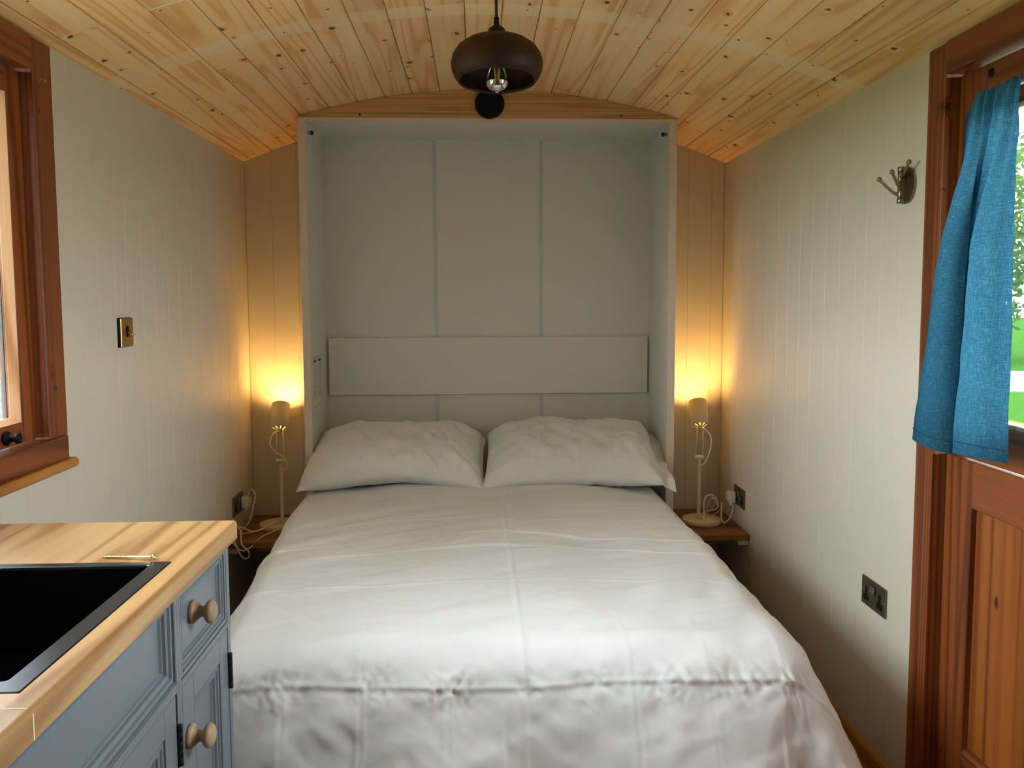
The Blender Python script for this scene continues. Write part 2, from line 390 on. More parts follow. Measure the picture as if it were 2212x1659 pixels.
# ------------------------------------------------------------------ ceiling: boards on a barrel
PTH = 0.012
seams = [-1.185, -1.110, -1.005, -0.886, -0.778, -0.658, -0.543, -0.4265, -0.314, -0.2, -0.0847, 0.028, 0.1415, 0.259, 0.373, 0.489, 0.603, 0.714, 0.828, 0.9415, 1.059, 1.185]
cv, cf = [], []
NS = 40
for k in range(NS+1):
    ph = (-1.25+2.5*k/NS)/RAD
    for rr in (RAD+PTH+0.001, RAD+0.07):
        for y in (YF-0.08, YB+0.08): cv.append((XC+rr*math.sin(ph), y, ZAP-RAD+rr*math.cos(ph)))
for k in range(NS):
    a, b = k*4, k*4+4
    cf += [(a, a+1, b+1, b), (a+2, b+2, b+3, a+3), (a, b, b+2, a+2), (a+1, a+3, b+3, b+1)]
cf += [(0, 2, 3, 1), (NS*4, NS*4+1, NS*4+3, NS*4+2)]
ceil_o = struct(link('ceiling', mesh('ceiling', cv, cf), M_SEAMDARK))
def plank_mesh(wd, y0, y1):
    h = wd/2-0.0009; c = 0.0034
    prof = [(-h, PTH), (h, PTH), (h, c), (h-c, 0), (-h+c, 0), (-h, c)]
    m = MB(); m.prism(prof, y0+0.0008, y1-0.0008, 'y'); return m
butt = {1: [2.16], 3: [2.18], 8: [1.2], 13: [0.9], 16: [1.55], 19: [1.4]}
for k in range(len(seams)-1):
    a, b = seams[k], seams[k+1]; ph = (a+b)/2/RAD
    ys = [YF]+butt.get(k, [])+[YB-0.001]
    for y0, y1 in zip(ys[:-1], ys[1:]):
        pm = plank_mesh(b-a, y0, y1)
        o = pm.build('plank', M_CEIL, None, base=(0, 0, 0))
        o.location = (XC+RAD*math.sin(ph), 0, ZAP-RAD+RAD*math.cos(ph)); o.rotation_euler = (0, ph, 0); o.parent = ceil_o
# pale filler in the two butt joints on view
for k, y in ((1, 2.16), (3, 2.18)):
    a, b = seams[k], seams[k+1]; ph = (a+b)/2/RAD
    m = MB(); m.box(-(b-a)/2+0.001, (b-a)/2-0.001, y-0.0032, y+0.0032, -0.0008, 0.004)
    o = m.build('filler', M_FILLER, None, base=(0, 0, 0)); o.location = (XC+RAD*math.sin(ph), 0, ZAP-RAD+RAD*math.cos(ph)); o.rotation_euler = (0, ph, 0); o.parent = ceil_o

# ------------------------------------------------------------------ floor tiles
m = MB(); m.box(XL-0.1, XR+0.1, YF-0.1, YB+0.1, -0.08, -0.003)
floor_o = struct(m.build('floor', M_GROUT))
ty = 2.346-0.6*6
while ty < YB:
    tx = XL-0.02
    i = 0
    while tx < XR:
        x1 = min(tx+0.3, XR); y0 = max(ty, YF); y1 = min(ty+0.6, YB)
        if y1-y0 > 0.01 and x1-tx > 0.01:
            q = MB(); q.box(max(tx, XL)+0.001, x1-0.0015, y0+0.0015, y1-0.0015, -0.01, 0.0, 0.001); q.build('tile', M_TILE, floor_o)
        tx += 0.3
    ty += 0.6

# ------------------------------------------------------------------ beadboard walls
BT = 0.012
def vboard(face_axis, face, sgn, a, b, z0, z1, parent, cut=None):
    """upright tongue-and-groove board; face plane at `face`, its back away from the room (sgn = outward)."""
    c = 0.0012
    poly = [(a+0.0002, face+sgn*BT), (b-0.0002, face+sgn*BT), (b-0.0002, face+sgn*c), (b-c, face), (a+c, face), (a+0.0002, face+sgn*c)]
    m = MB()
    if face_axis == 'x': m.prism([(p[1], p[0]) for p in poly], z0, z1, 'z')
    else: m.prism(poly, z0, z1, 'z')
    return m.build('board', M_WALL, parent)
SH = 0.09
# right wall with the door opening (Y 1.16..2.06)
DY0, DY1, DZ = 1.16, 2.066, 1.933
m = MB(); x0, x1 = XR+BT, XR+SH
m.box(x0, x1, DY1+0.005, YB+0.09, -0.05, EAVE+0.03); m.box(x0, x1, YF-0.09, DY0-0.005, -0.05, EAVE+0.03); m.box(x0, x1, DY0-0.005, DY1+0.005, DZ+0.006, EAVE+0.03)
wr = struct(m.build('wall_right', M_WALL))
gr = [2.08, 2.27, 2.38, 2.475, 2.541, 2.655, 2.764, 2.876, 2.984, 3.097, 3.212, 3.335, 3.453, 3.567, 3.688, 3.80, YB]
for a, b in zip(gr[:-1], gr[1:]): vboard('x', XR, 1, a, b, 0.0, EAVE+0.004, wr)
y = YF
while y < DY0-0.02:
    b = min(y+0.115, DY0-0.01)
    vboard('x', XR, 1, y, b, 0.0, EAVE+0.004, wr)
    y += 0.115
# left wall with the window opening (Y 0.78..2.066, z 1.045..1.933)
WY0, WY1, WZ0, WZ1 = 0.98, 2.066, 1.046, 1.933
m = MB(); x0, x1 = XL-SH, XL-BT
m.box(x0, x1, WY1+0.01, YB+0.09, -0.05, EAVE+0.03); m.box(x0, x1, YF-0.09, WY0-0.01, -0.05, EAVE+0.03)
m.box(x0, x1, WY0-0.01, WY1+0.01, -0.05, WZ0-0.012); m.box(x0, x1, WY0-0.01, WY1+0.01, WZ1+0.012, EAVE+0.03)
wl = struct(m.build('wall_left', M_WALL))
gl = [2.09, 2.165, 2.272, 2.392, 2.50, 2.585, 2.699, 2.804, 2.92, 3.03, 3.157, 3.26, 3.377, 3.48, 3.60, 3.722, 3.838, YB]
for a, b in zip(gl[:-1], gl[1:]): vboard('x', XL, -1, a, b, 0.0, EAVE+0.004, wl)
y = 2.09
while y > 0.88: vboard('x', XL, -1, y-0.115, y, 0.0, 1.03, wl); y -= 0.115
while y > YF: vboard('x', XL, -1, max(y-0.115, YF), y, 0.0, EAVE+0.004, wl); y -= 0.115
# end wall behind the bed
def arch_poly(x0, x1, z0, n=24, dz=0.0):
    return [(x0, z0), (x1, z0)]+[(x1+(x0-x1)*k/n, ceil_z(x1+(x0-x1)*k/n)+dz) for k in range(n+1)]
m = MB(); m.prism(arch_poly(XL-SH, XR+SH, -0.05, dz=0.02), YB+BT, YB+0.09, 'y')
wb = struct(m.build('wall_back', M_WALL))
gb = [XL, -0.937, -0.821, -0.70]; gb2 = [0.77, 0.884, 1.0, 1.111, XR]
for lst in (gb, gb2):
    for a, b in zip(lst[:-1], lst[1:]):
        c = 0.0012
        m = MB(); zt = lambda x: ceil_z(x)+0.002
        vs = []
        poly = [(a+0.0002, YB+BT), (b-0.0002, YB+BT), (b-0.0002, YB+c), (b-c, YB), (a+c, YB), (a+0.0002, YB+c)]
        n = len(poly); vs = [(p[0], p[1], 0.0) for p in poly]+[(p[0], p[1], zt(p[0])) for p in poly]
        m.add(vs, [tuple(range(n)), tuple(range(n, 2*n))[::-1]]+[(i, (i+1) % n, n+(i+1) % n, n+i) for i in range(n)])
        m.build('board', M_WALL, wb)
# wall behind the camera (out of view)
m = MB(); m.prism(arch_poly(XL-SH, XR+SH, -0.05, dz=0.02), YF-0.09, YF, 'y')
wf = struct(m.build('wall_front', M_WALL))
portal('portal_left', (XL-SH-0.01, (WY0+WY1)/2, (WZ0+WZ1)/2), (0, -PI/2, 0), WZ1-WZ0, WY1-WY0)
portal('portal_right', (XR+SH+0.01, (1.33+1.946)/2, 1.46), (0, PI/2, 0), 0.74, 0.62)

# skirting strip along the right wall
m = MB(); m.prism([(XR, 0), (XR-0.016, 0), (XR-0.016, 0.036), (XR-0.011, 0.046), (XR, 0.048)], 2.142, 3.92, 'y')
struct(m.build('baseboard_right', M_SKIRT))
# pine arch filling above the bed cabinet
m = MB(); m.prism(arch_poly(-0.722, 0.842, 2.129, n=30, dz=-0.001), 3.498, 3.516, 'y')
fas = struct(m.build('trim_1', M_FASCIA))
for x in (-0.47, 0.604):
    q = MB(); q.lathe([(0.0, -0.001), (0.0045, -0.001), (0.005, 0.0005), (0.005, 0.004)], 12, Matrix.Translation((x, 3.4975, 2.141)) @ Matrix.Rotation(-PI/2, 4, 'X')); q.build('screw_head', M_HINGE, fas)

# ------------------------------------------------------------------ left window
w1 = struct(empty('window_1', (XL, 1.42, 0.98), 'brown pine casement window with pale glass in the left wall', 'window'))
XA = XL+0.012                                             # architrave face, proud of the boards
XS = XL-0.016                                             # casement face
m = MB(); m.box(XA, XL-0.09, WY1, 2.156, 1.046, EAVE-0.006, 0.002); m.build('frame_upright', M_DOOR_Z, w1)
m = MB(); m.box(XA, XL-0.09, WY0-0.09, WY0, 1.046, EAVE-0.006, 0.002); m.build('frame_upright', M_DOOR_Z, w1)
m = MB(); m.box(XA, XL-0.09, WY0, WY1, WZ1, EAVE-0.004, 0.002); m.build('frame_head', M_DOOR_Y, w1)
m = MB(); m.box(XA+0.001, XL-0.09, WY0-0.09, 2.157, 0.986, 1.045, 0.002); m.build('frame_sill', M_DOOR_Y, w1)
m = MB(); m.prism([(XL-0.005, 0.962), (XL+0.026, 0.962), (XL+0.032, 0.968), (XL+0.032, 0.980), (XL+0.026, 0.986), (XL-0.005, 0.986)], WY0-0.1, 2.166, 'y'); m.build('sill_board', M_SILL, w1)
m = MB(); m.box(XL+0.004, XL-0.003, 2.1565, 2.163, 0.986, 2.012); m.build('caulk', M_CAULK, w1)
for (a, b, nm) in ((1.526, 2.059, 'casement'), (0.987, 1.520, 'casement')):
    cs = empty(nm, (XS, (a+b)/2, 1.05)); cs.parent = w1; cs.location = Vector((XS, (a+b)/2, 1.05))-WLOC[w1.name]
    sw = 0.062; z0, z1 = 1.051, 1.927
    m = MB(); m.box(XS, XS-0.045, b-sw, b, z0, z1, 0.002); m.build('stile', M_DOOR_Z, cs)
    m = MB(); m.box(XS, XS-0.045, a, a+sw, z0, z1, 0.002); m.build('stile', M_DOOR_Z, cs)
    m = MB(); m.box(XS, XS-0.045, a+sw, b-sw, z0, z0+0.05, 0.002); m.build('rail', M_DOOR_Y, cs)
    m = MB(); m.box(XS, XS-0.045, a+sw, b-sw, z1-0.062, z1, 0.002); m.build('rail', M_DOOR_Y, cs)
    r = MB()   # pale glazing beads
    for yy, d in ((b-sw, -1), (a+sw, 1)):
        r.prism([(XS-0.001, yy), (XS-0.024, yy), (XS-0.024, yy+d*0.012), (XS-0.019, yy+d*0.012)], z0+0.05, z1-0.062, 'z')
    r.prism([(XS-0.001, z0+0.05), (XS-0.024, z0+0.05), (XS-0.024, z0+0.062), (XS-0.019, z0+0.062)], a+sw, b-sw, 'y')
    r.build('glazing_bead', M_REBATE, cs)
    m = MB()
    for yy, d in ((b-sw, -1), (a+sw, 1)): m.box(XS-0.0245, XS-0.030, yy+d*0.0125, yy+d*0.0165, z0+0.06, z1-0.062)
    m.build('seal', M_SEAL, cs)
    m = MB(); m.box(XS-0.026, XS-0.030, a+sw-0.005, b-sw+0.005, z0+0.045, z1-0.057); m.build('pane', M_PANE, cs)
# black casement stay knob on the bottom rail
m = MB(); m.lathe([(0, 0), (0.016, 0), (0.017, 0.005), (0.010, 0.008), (0.007, 0.02), (0.012, 0.026), (0.012, 0.032), (0, 0.036)], 18, Matrix.Translation((XS, 1.925, 1.074)) @ Matrix.Rotation(PI/2, 4, 'Y')); m.build('stay_knob', M_BLACK, w1)
# plugged screw hole in the upright
m = MB(); m.lathe([(0, -0.0006), (0.007, -0.0006), (0.008, 0.0012)], 14, Matrix.Translation((XA+0.0004, 2.105, 1.169)) @ Matrix.Rotation(-PI/2, 4, 'Y')); m.build('screw_hole', M_SEAL, w1)

# brass cup hook in the window frame
hk = [(XA-0.002, 2.098, 1.912)]+[(XA+0.0065-0.0065*math.cos(k*PI/9), 2.098, 1.913+0.0055*math.sin(k*PI/9)) for k in range(10)]+[(XA+0.0128, 2.098, 1.909)]
m = MB(); m.tube(hk, 0.0012, 8)
tag(m.build('cup_hook', M_ZINC, base=(XA, 2.096, 1.914)), 'tiny brass cup hook screwed into the brown window frame', 'hook')

# ------------------------------------------------------------------ stable door on the right
d1 = struct(empty('door_1', (XR, 1.6, 0), 'brown pine stable door with a glazed upper leaf', 'door'))
XF = XR-0.006; XD = XR+0.03
m = MB(); m.box(XF, XD+0.045, 2.064, 2.142, 0.0, EAVE-0.004, 0.002); m.build('frame_upright', M_DOOR_Z, d1)
m = MB(); m.box(XF, XD+0.045, 1.08, 1.166, 0.0, EAVE-0.004, 0.002); m.build('frame_upright', M_DOOR_Z, d1)
m = MB(); m.box(XF, XD+0.045, 1.166, 2.064, 1.936, EAVE-0.002, 0.002); m.build('frame_head', M_DOOR_Y, d1)
m = MB(); m.box(XD+0.02, XD+0.05, 2.052, 2.066, 0, 1.94); m.build('stop', M_BLACK, d1)
A, B = 1.172, 2.058; SW = 0.112; DT = 0.04
def leaf(nm, z0, z1):
    e = empty(nm, (XD, (A+B)/2, z0)); e.parent = d1; e.location = Vector((XD, (A+B)/2, z0))-WLOC[d1.name]; return e
ul = leaf('upper_leaf', 0.992, 1.93)
m = MB(); m.box(XD, XD+DT, B-SW, B, 0.993, 1.930, 0.002); m.build('stile', M_DOOR_Z, ul)
m = MB(); m.box(XD, XD+DT, A, A+SW, 0.993, 1.930, 0.002); m.build('stile', M_DOOR_Z, ul)
m = MB(); m.box(XD, XD+DT, A+SW, B-SW, 0.993, 1.086, 0.002); m.build('rail', M_DOOR_Y, ul)
m = MB(); m.box(XD, XD+DT, A+SW, B-SW, 1.815, 1.930, 0.002); m.build('rail', M_DOOR_Y, ul)
m = MB(); m.box(XD+0.002, XD+0.022, A+SW, B-SW, 1.086, 1.098, 0.002); m.box(XD+0.002, XD+0.022, A+SW, B-SW, 1.803, 1.815, 0.002)
m.box(XD+0.002, XD+0.022, A+SW, A+SW+0.012, 1.098, 1.803, 0.002); m.box(XD+0.002, XD+0.022, B-SW-0.012, B-SW, 1.098, 1.803, 0.002); m.build('glazing_bead', M_REBATE, ul)
m = MB(); m.box(XD+0.022, XD+0.026, A+SW-0.004, B-SW+0.004, 1.08, 1.82); m.build('pane', M_PANE, ul)
m = MB(); m.lathe([(0, -0.003), (0.008, -0.003), (0.011, 0.0), (0.011, 0.004)], 16, Matrix.Translation((XD, 1.934, 1.905)) @ Matrix.Rotation(PI/2, 4, 'Y')); m.build('screw_plug', M_BLACK, ul)
ll = leaf('lower_leaf', 0.02, 0.987)
m = MB(); m.box(XD, XD+DT, B-SW, B, 0.012, 0.987, 0.002); m.build('stile', M_DOOR_Z, ll)
m = MB(); m.box(XD, XD+DT, A, A+SW, 0.012, 0.987, 0.002); m.build('stile', M_DOOR_Z, ll)
m = MB(); m.box(XD, XD+DT, A+SW, B-SW, 0.872, 0.987, 0.002); m.build('rail', M_DOOR_Y, ll)
m = MB(); m.prism([(XD, 0.012), (XD, 0.255), (XD+0.013, 0.268), (XD+DT, 0.268), (XD+DT, 0.012)], A+SW, B-SW, 'y'); m.build('rail', M_DOOR_Y, ll)
yy = B-SW
for b in (1.773, 1.605, 1.437, A+SW):
    m = MB(); c = 0.004
    m.prism([(XD+0.026, b), (XD+0.026, yy), (XD+0.013+c, yy), (XD+0.013, yy-c), (XD+0.013, b+c), (XD+0.013+c, b)], 0.26, 0.874, 'z')
    m.build('board', M_DOOR_BOARD, ll); yy = b
m = MB(); m.box(XD-0.018, XD, 1.185, 1.21, 0.80, 0.95, 0.002); m.tube([(XD-0.018, 1.198, 0.9), (XD-0.05, 1.198, 0.9), (XD-0.052, 1.3, 0.9)], 0.008, 10); m.build('door_handle', M_BLACK, ll)

# ------------------------------------------------------------------ outside: view through the glass, plus an added bounce yard out of view
GZ = -0.85
m = MB(); m.box(-60, 60, -60, 90, GZ-0.3, GZ)
tag(m.build('lawn', M_GRASS), 'green lawn outside beyond the door glass', 'lawn', kind='structure')
m = MB(); m.prism([(6, 19.5), (40, 17.0), (40, 22.5), (6, 25.0)], GZ-0.02, GZ+0.03, 'z')
tag(m.build('gravel_path', M_GRAVEL), 'pale gravel track crossing the lawn outside', 'path', kind='structure')
sh = empty('backdrop_hut', (-7.5, 13.0, GZ), 'made-up pale blue boarded hut as backdrop for the left window', 'hut')  # invented backdrop: fills the left pane with pale blue in place of blown-out sky
m = MB(); m.box(-10.5, -6.05, 10.0, 17.0, GZ, 4.6); m.build('wall', M_PALEBLUE, sh)
zz = GZ+0.05
while zz < 4.5:
    q = MB(); q.prism([(-6.05, zz), (-6.02, zz), (-6.035, zz+0.185), (-6.05, zz+0.185)], 9.98, 17.02, 'y'); q.build('board', M_PALEBLUE, sh); zz += 0.19
m = MB(); m.prism([(-10.8, 4.6), (-5.8, 4.6), (-8.3, 5.9)], 9.8, 17.2, 'y'); m.build('roof', M_SEAL, sh)
m = MB(); m.box(-5.8, 9.0, -9.0, 9.5, GZ-0.05, GZ+0.02)
tag(m.build('bounce_yard', M_BOUNCE), 'unseen pale gravel yard added outside to bounce daylight into the room', 'yard', kind='structure')  # added out of view to throw daylight up onto the ceiling
# young willow trees behind the track
def tree(x, y, h, s, label):
    t = empty('tree', (x, y, GZ), label, 'tree', 'trees beyond the track')
    rg = np.random.default_rng(int(x*10))
    m = MB(); m.tube([(x, y, GZ), (x+0.1, y, GZ+h*0.3), (x-0.05, y+0.1, GZ+h*0.62)], [0.18, 0.13, 0.05], 8)
    for k in range(7):
        a = k*2.4; m.tube([(x+0.05, y, GZ+h*(0.28+0.04*k)), (x+math.cos(a)*s*0.6, y+math.sin(a)*s*0.6, GZ+h*(0.5+0.05*k))], [0.06, 0.015], 5)
    m.build('trunk', M_BARK, t)
    n = 3600; d = rg.normal(size=(n, 3)); d /= np.linalg.norm(d, axis=1)[:, None]; d *= (rg.uniform(0.25, 1, n)**0.5)[:, None]
    c = d*np.array([s, s, h*0.46])+np.array([x, y, GZ+h*0.55])
    c += 0.25*rg.normal(size=(n, 3))
    a = rg.normal(size=(n, 3)); a /= np.linalg.norm(a, axis=1)[:, None]; b = np.cross(a, rg.normal(size=(n, 3))); b /= np.linalg.norm(b, axis=1)[:, None]
    L, W = 0.16, 0.09
    vs = np.stack([c-a*L, c+b*W, c+a*L, c-b*W], 1).reshape(-1, 3)
    me = bpy.data.meshes.new('foliage'); me.from_pydata((vs-np.array([x, y, GZ])).tolist(), [], [(4*i, 4*i+1, 4*i+2, 4*i+3) for i in range(n)])
    f = link('foliage', me, M_LEAF, t); f['kind'] = 'stuff'
for x, y, h, s, lb in ((17.5, 29, 8.0, 2.6, 'leafy green tree seen through the door glass beside the curtain'), (25.5, 27.5, 7.2, 2.5, 'leafy green tree further right behind the gravel track'), (9.5, 31, 7.0, 2.4, 'leafy green tree outside hidden behind the teal curtain')):
    tree(x, y, h, s, lb)

#__PART2__
# ------------------------------------------------------------------ fold-down bed cabinet
BX = 0.0585
wbd = empty('wall_bed', (BX, 3.7, 0), 'tall white fold-down bed cabinet standing open against the end wall', 'bed cabinet')
for xa, xb in ((-0.722, -0.692), (0.809, 0.841)):
    m = MB(); m.box(xa, xb, 3.5015, 3.922, 0.0, 2.128, 0.0015); sp_ = m.build('side_panel', M_CASE, wbd)
    m = MB(); m.box(xa, xb, 3.498, 3.5015, 0.0, 2.128); m.build('edge_strip', M_LIP, sp_)
m = MB(); m.box(-0.692, 0.809, 3.5015, 3.922, 2.113, 2.128); tp_ = m.build('top_panel', M_CASE, wbd)
m = MB(); m.box(-0.692, 0.809, 3.498, 3.5015, 2.113, 2.128); m.build('edge_strip', M_LIP, tp_)
for a, b in ((-0.692, -0.192), (-0.18, 0.294), (0.308, 0.809)):
    m = MB(); m.box(a, b, 3.886, 3.92, 0.30, 2.113); m.build('back_panel', M_CASE, wbd)
for a, b in ((-0.194, -0.178), (0.293, 0.309)):
    m = MB(); m.box(a, b, 3.883, 3.90, 0.30, 2.1125, 0.0008); m.build('joint_strip', M_STRIP, wbd)
m = MB(); m.box(-0.681, 0.800, 3.864, 3.886, 0.945, 1.211, 0.002); cb = m.build('crossboard', M_CASE, wbd)
for x in (-0.652, 0.772):
    for z in (0.99, 1.165):
        m = MB(); m.lathe([(0, -0.001), (0.008, -0.001), (0.009, 0.0)], 16, Matrix.Translation((x, 3.864, z)) @ Matrix.Rotation(-PI/2, 4, 'X')); m.build('screw_cap', M_CASE, cb)
for x, sg in ((-0.692, 1), (0.809, -1)):
    mt = Matrix.Translation((x, 3.55, 2.076)) @ Matrix.Rotation(sg*PI/2, 4, 'Y')
    m = MB(); m.lathe([(0, 0), (0.0075, 0), (0.0075, 0.013), (0, 0.013)], 16, mt); st = m.build('bump_stop', M_STEEL, wbd)
    m = MB(); m.lathe([(0.0075, 0.012), (0.0092, 0.012), (0.0092, 0.016), (0.0078, 0.0165), (0.0078, 0.018), (0.0092, 0.0185), (0.0092, 0.022), (0.0055, 0.0235), (0, 0.0235)], 18, mt); m.build('rubber_ring', M_RUBBER, st)
m = MB(); m.box(-0.6918, -0.6905, 3.532, 3.738, 0.928, 1.143); m.build('printed_label', M_STICKER, wbd)
m = MB(); m.box(-0.69, 0.805, 1.98, 3.86, 0.24, 0.345, 0.004); m.build('bed_frame', M_CASE, wbd)
for x in (-0.62, 0.735):
    m = MB(); m.box(x-0.025, x+0.025, 2.02, 2.07, 0.0, 0.24, 0.003); m.build('leg', M_CASE, wbd)

m = MB(); m.box(-0.690, 0.806, 1.935, 3.858, 0.345, 0.525, 0.03)
tag(m.build('mattress', M_SHEET, base=(BX, 2.9, 0.345)), 'mattress in a white fitted sheet under the duvet', 'mattress')

# ------------------------------------------------------------------ duvet: draped sheet with fold creases
def duvet():
    nu, nv = 380, 400
    th = math.radians(70)
    Yh, Yf = 3.495, 1.99
    u = np.linspace(-1.10, 1.10, nu); v = np.linspace(0, (Yh-Yf)+0.44, nv)
    U, V = np.meshgrid(u, v, indexing='ij')
    Yc = Yh-V
    s_ = np.clip((Yc-1.9)/1.4, 0, 1); s_ = s_*s_*(3-2*s_)
    r = 0.125-0.065*s_; hw = 0.775-r-0.020*s_
    ox = np.maximum(np.abs(U)-hw, 0)*np.sign(U); oy = np.maximum(Yf-Yc, 0)
    d = np.hypot(ox, oy); dn_ = np.maximum(d, 1e-6)
    nx, ny = ox/dn_, oy/dn_
    # hanging cloth gathers into soft pleats: let the flare vary round the edge
    per = np.where(np.abs(ox) > 0, np.where(oy > 0, 0.9+0.55*np.arctan2(oy, np.abs(ox)), 0.9-(Yc-Yf)*1.0), 1.75+(hw-np.abs(U)))*np.sign(U+1e-9)
    pleat = noise2(per*3.1+20, per*0+3.3, 5)
    ang = np.minimum(d/r, th)
    rem = np.maximum(d-r*th, 0)
    fl = th-np.radians(3)-np.radians(11)*pleat*np.clip(rem/0.12, 0, 1)+np.radians(10)*np.clip(1-np.abs(Yc-2.0)/0.9, 0, 1)*0
    fl = np.minimum(fl, np.radians(86))
    hor = r*np.sin(ang)+rem*np.cos(fl)
    drop = r*(1-np.cos(ang))+rem*np.sin(fl)
    xx = np.clip(np.abs(U)/0.77, 0, 1)
    top = 0.560+0.062*s_*(1-0.8*xx**2)+0.012*(1-xx**2)
    # loft waves in the filling
    top = top+0.010*noise2(U*2.6+4, Yc*2.2+1, 21)*(1-0.3*xx)+0.004*noise2(U*6+1, Yc*5+7, 22)
    X = BX-0.035*s_+np.clip(U, -hw, hw)+nx*hor+0.028*np.clip((-U-0.6)/0.15, 0, 1)*(1-s_); Y = np.maximum(Yc, Yf)-ny*hor
    Z = top-drop
    # ---- fine relief in cloth coordinates (a along the width, b along the length)
    a, b = U, V
    h = np.zeros_like(U)
    # slanting drag folds
    q = a*0.55+b*1.0
    h += 0.0052*noise2((a*1.0-b*0.42)*3.2+9, (b*1.0+a*0.36)*15, 31)*np.clip((b-0.02)/0.3, 0, 1)
    h += 0.0012*noise2((a-b*0.5)*6+3, (b+a*0.42)*34+5, 32)
    h += 0.0005*noise2(a*40, b*44, 33)
    def ridge(coord, c0, wd, amp, mask=1.0, wob=0.004, seed=40, wf=5.0, along=None):
        cc = coord-c0-wob*noise2(along*wf+seed, along*0+1.7, seed)
        return amp*np.exp(-(cc/wd)**2)*mask
    hang = np.clip((b-1.50)/0.2, 0, 1)
    # long centre crease, cross creases, faint side creases
    h += ridge(a, 0.068-0.022*np.clip(b/1.5, 0, 1)+0.05*np.clip((0.5-b)/0.5, 0, 1), 0.0055, 0.0048, 0.6+0.4*hang, 0.003, 41, 4, b)
    for c0, amp, wb_ in ((0.60, 0.0060, 0.016), (0.80, 0.0085, 0.010), (0.915, 0.0080, 0.012), (1.17, 0.0045, 0.012)):
        h += ridge(b, c0+0.05*(a-0.1)**2, 0.0052, amp, 0.55+0.45*noise2(a*3+c0*9, b*0, 43), wb_, int(c0*100), 3.0, a)
    for c0, amp in ((-0.52, 0.0018), (-0.34, 0.003), (-0.14, 0.0026), (0.16, 0.0016), (0.30, 0.003), (0.48, 0.002), (0.66, 0.003)):
        h += ridge(a, c0, 0.006, amp*0.65, np.clip((b-1.35)/0.2, 0, 1)*(0.7+0.3*noise2(b*6, a*0+c0*7, 44)), 0.004, int(abs(c0)*100)+3, 6, b)
        h += ridge(a, c0+0.018, 0.004, amp*0.5, np.clip((b-1.5)/0.2, 0, 1), 0.004, int(abs(c0)*100)+9, 6, b)
    # the puckered crease on the hanging foot
    bc = 1.655
    h += ridge(b, bc, 0.006, 0.0038, 0.65+0.35*noise2(a*5, a*0+2, 45), 0.005, 46, 4.0, a)
    h -= ridge(b, bc+0.012, 0.008, 0.0014, 1.0, 0.005, 46, 4.0, a)
    for c0, w_, k in ((-0.52, 0.08, 0.8), (-0.30, 0.055, 0.9), (-0.13, 0.06, 1.1), (0.055, 0.035, 0.6), (0.21, 0.055, 0.8), (0.38, 0.07, 0.9), (0.56, 0.07, 0.7), (0.70, 0.06, 0.8)):
        mk = np.exp(-((a-c0)/w_)**2)*np.exp(-((b-bc-0.004)/0.040)**2)
        sl = 1 if c0 < 0 else -1
        h += k*0.009*mk*noise2((a+sl*0.7*(b-bc))*60+c0*70, (b-bc)*26+c0*30, 47)
        h += k*0.004*mk*noise2(a*110, b*90, 48)
    # crumple on the hanging part, soft hollows
    h += hang*(0.0065*noise2(a*4.2+2, b*4.0, 51)+0.0045*noise2((a+b*0.6)*11, (b-a*0.35)*8, 52)+0.0022*noise2((a-b)*24, (b+a*0.5)*14, 53))
    # smaller folds on the right shoulder
    h += 0.006*np.clip((a-0.3)/0.3, 0, 1)*np.clip((b-1.0)/0.3, 0, 1)*noise2((a*1.0+b*0.55)*14, (b-a*0.8)*4, 54)
    Pn = np.stack([X, Y, Z], -1)
    du = np.gradient(Pn, axis=0); dv = np.gradient(Pn, axis=1)
    N = np.cross(dv, du); N /= np.linalg.norm(N, axis=-1, keepdims=True)+1e-9
    N *= np.sign(N[..., 2:3]+1e-3*0+1e-9)
    N[..., 2] = np.where(d > 0.3, N[..., 2], N[..., 2])
    Pn = Pn+N*h[..., None]
    Pn[..., 2] = np.maximum(Pn[..., 2], 0.05)
    nb = np.clip((-0.47-Pn[..., 0])/0.06, 0, 1)      # the hanging foot is held back by the cabinet end
    Pn[..., 1] = np.maximum(Pn[..., 1], 1.70+0.112*nb)
    base = np.array([BX, 2.6, 0.53])
    idx = np.arange(nu*nv).reshape(nu, nv)
    q = np.stack([idx[:-1, :-1], idx[:-1, 1:], idx[1:, 1:], idx[1:, :-1]], -1).reshape(-1, 4)
    me = bpy.data.meshes.new('duvet')
    me.vertices.add(nu*nv); me.vertices.foreach_set('co', (Pn-base).astype(np.float32).ravel())
    me.loops.add(q.size); me.loops.foreach_set('vertex_index', q.astype(np.int32).ravel())
    me.polygons.add(len(q)); me.polygons.foreach_set('loop_start', np.arange(0, q.size, 4, dtype=np.int32))
    me.update(); me.validate()
    o = link('duvet', me, M_DUVET, None, base, True)
    sd = o.modifiers.new('thickness', 'SOLIDIFY'); sd.thickness = 0.012; sd.offset = -1
    return tag(o, 'rumpled white duvet with fold creases covering the bed', 'duvet')
duvet()

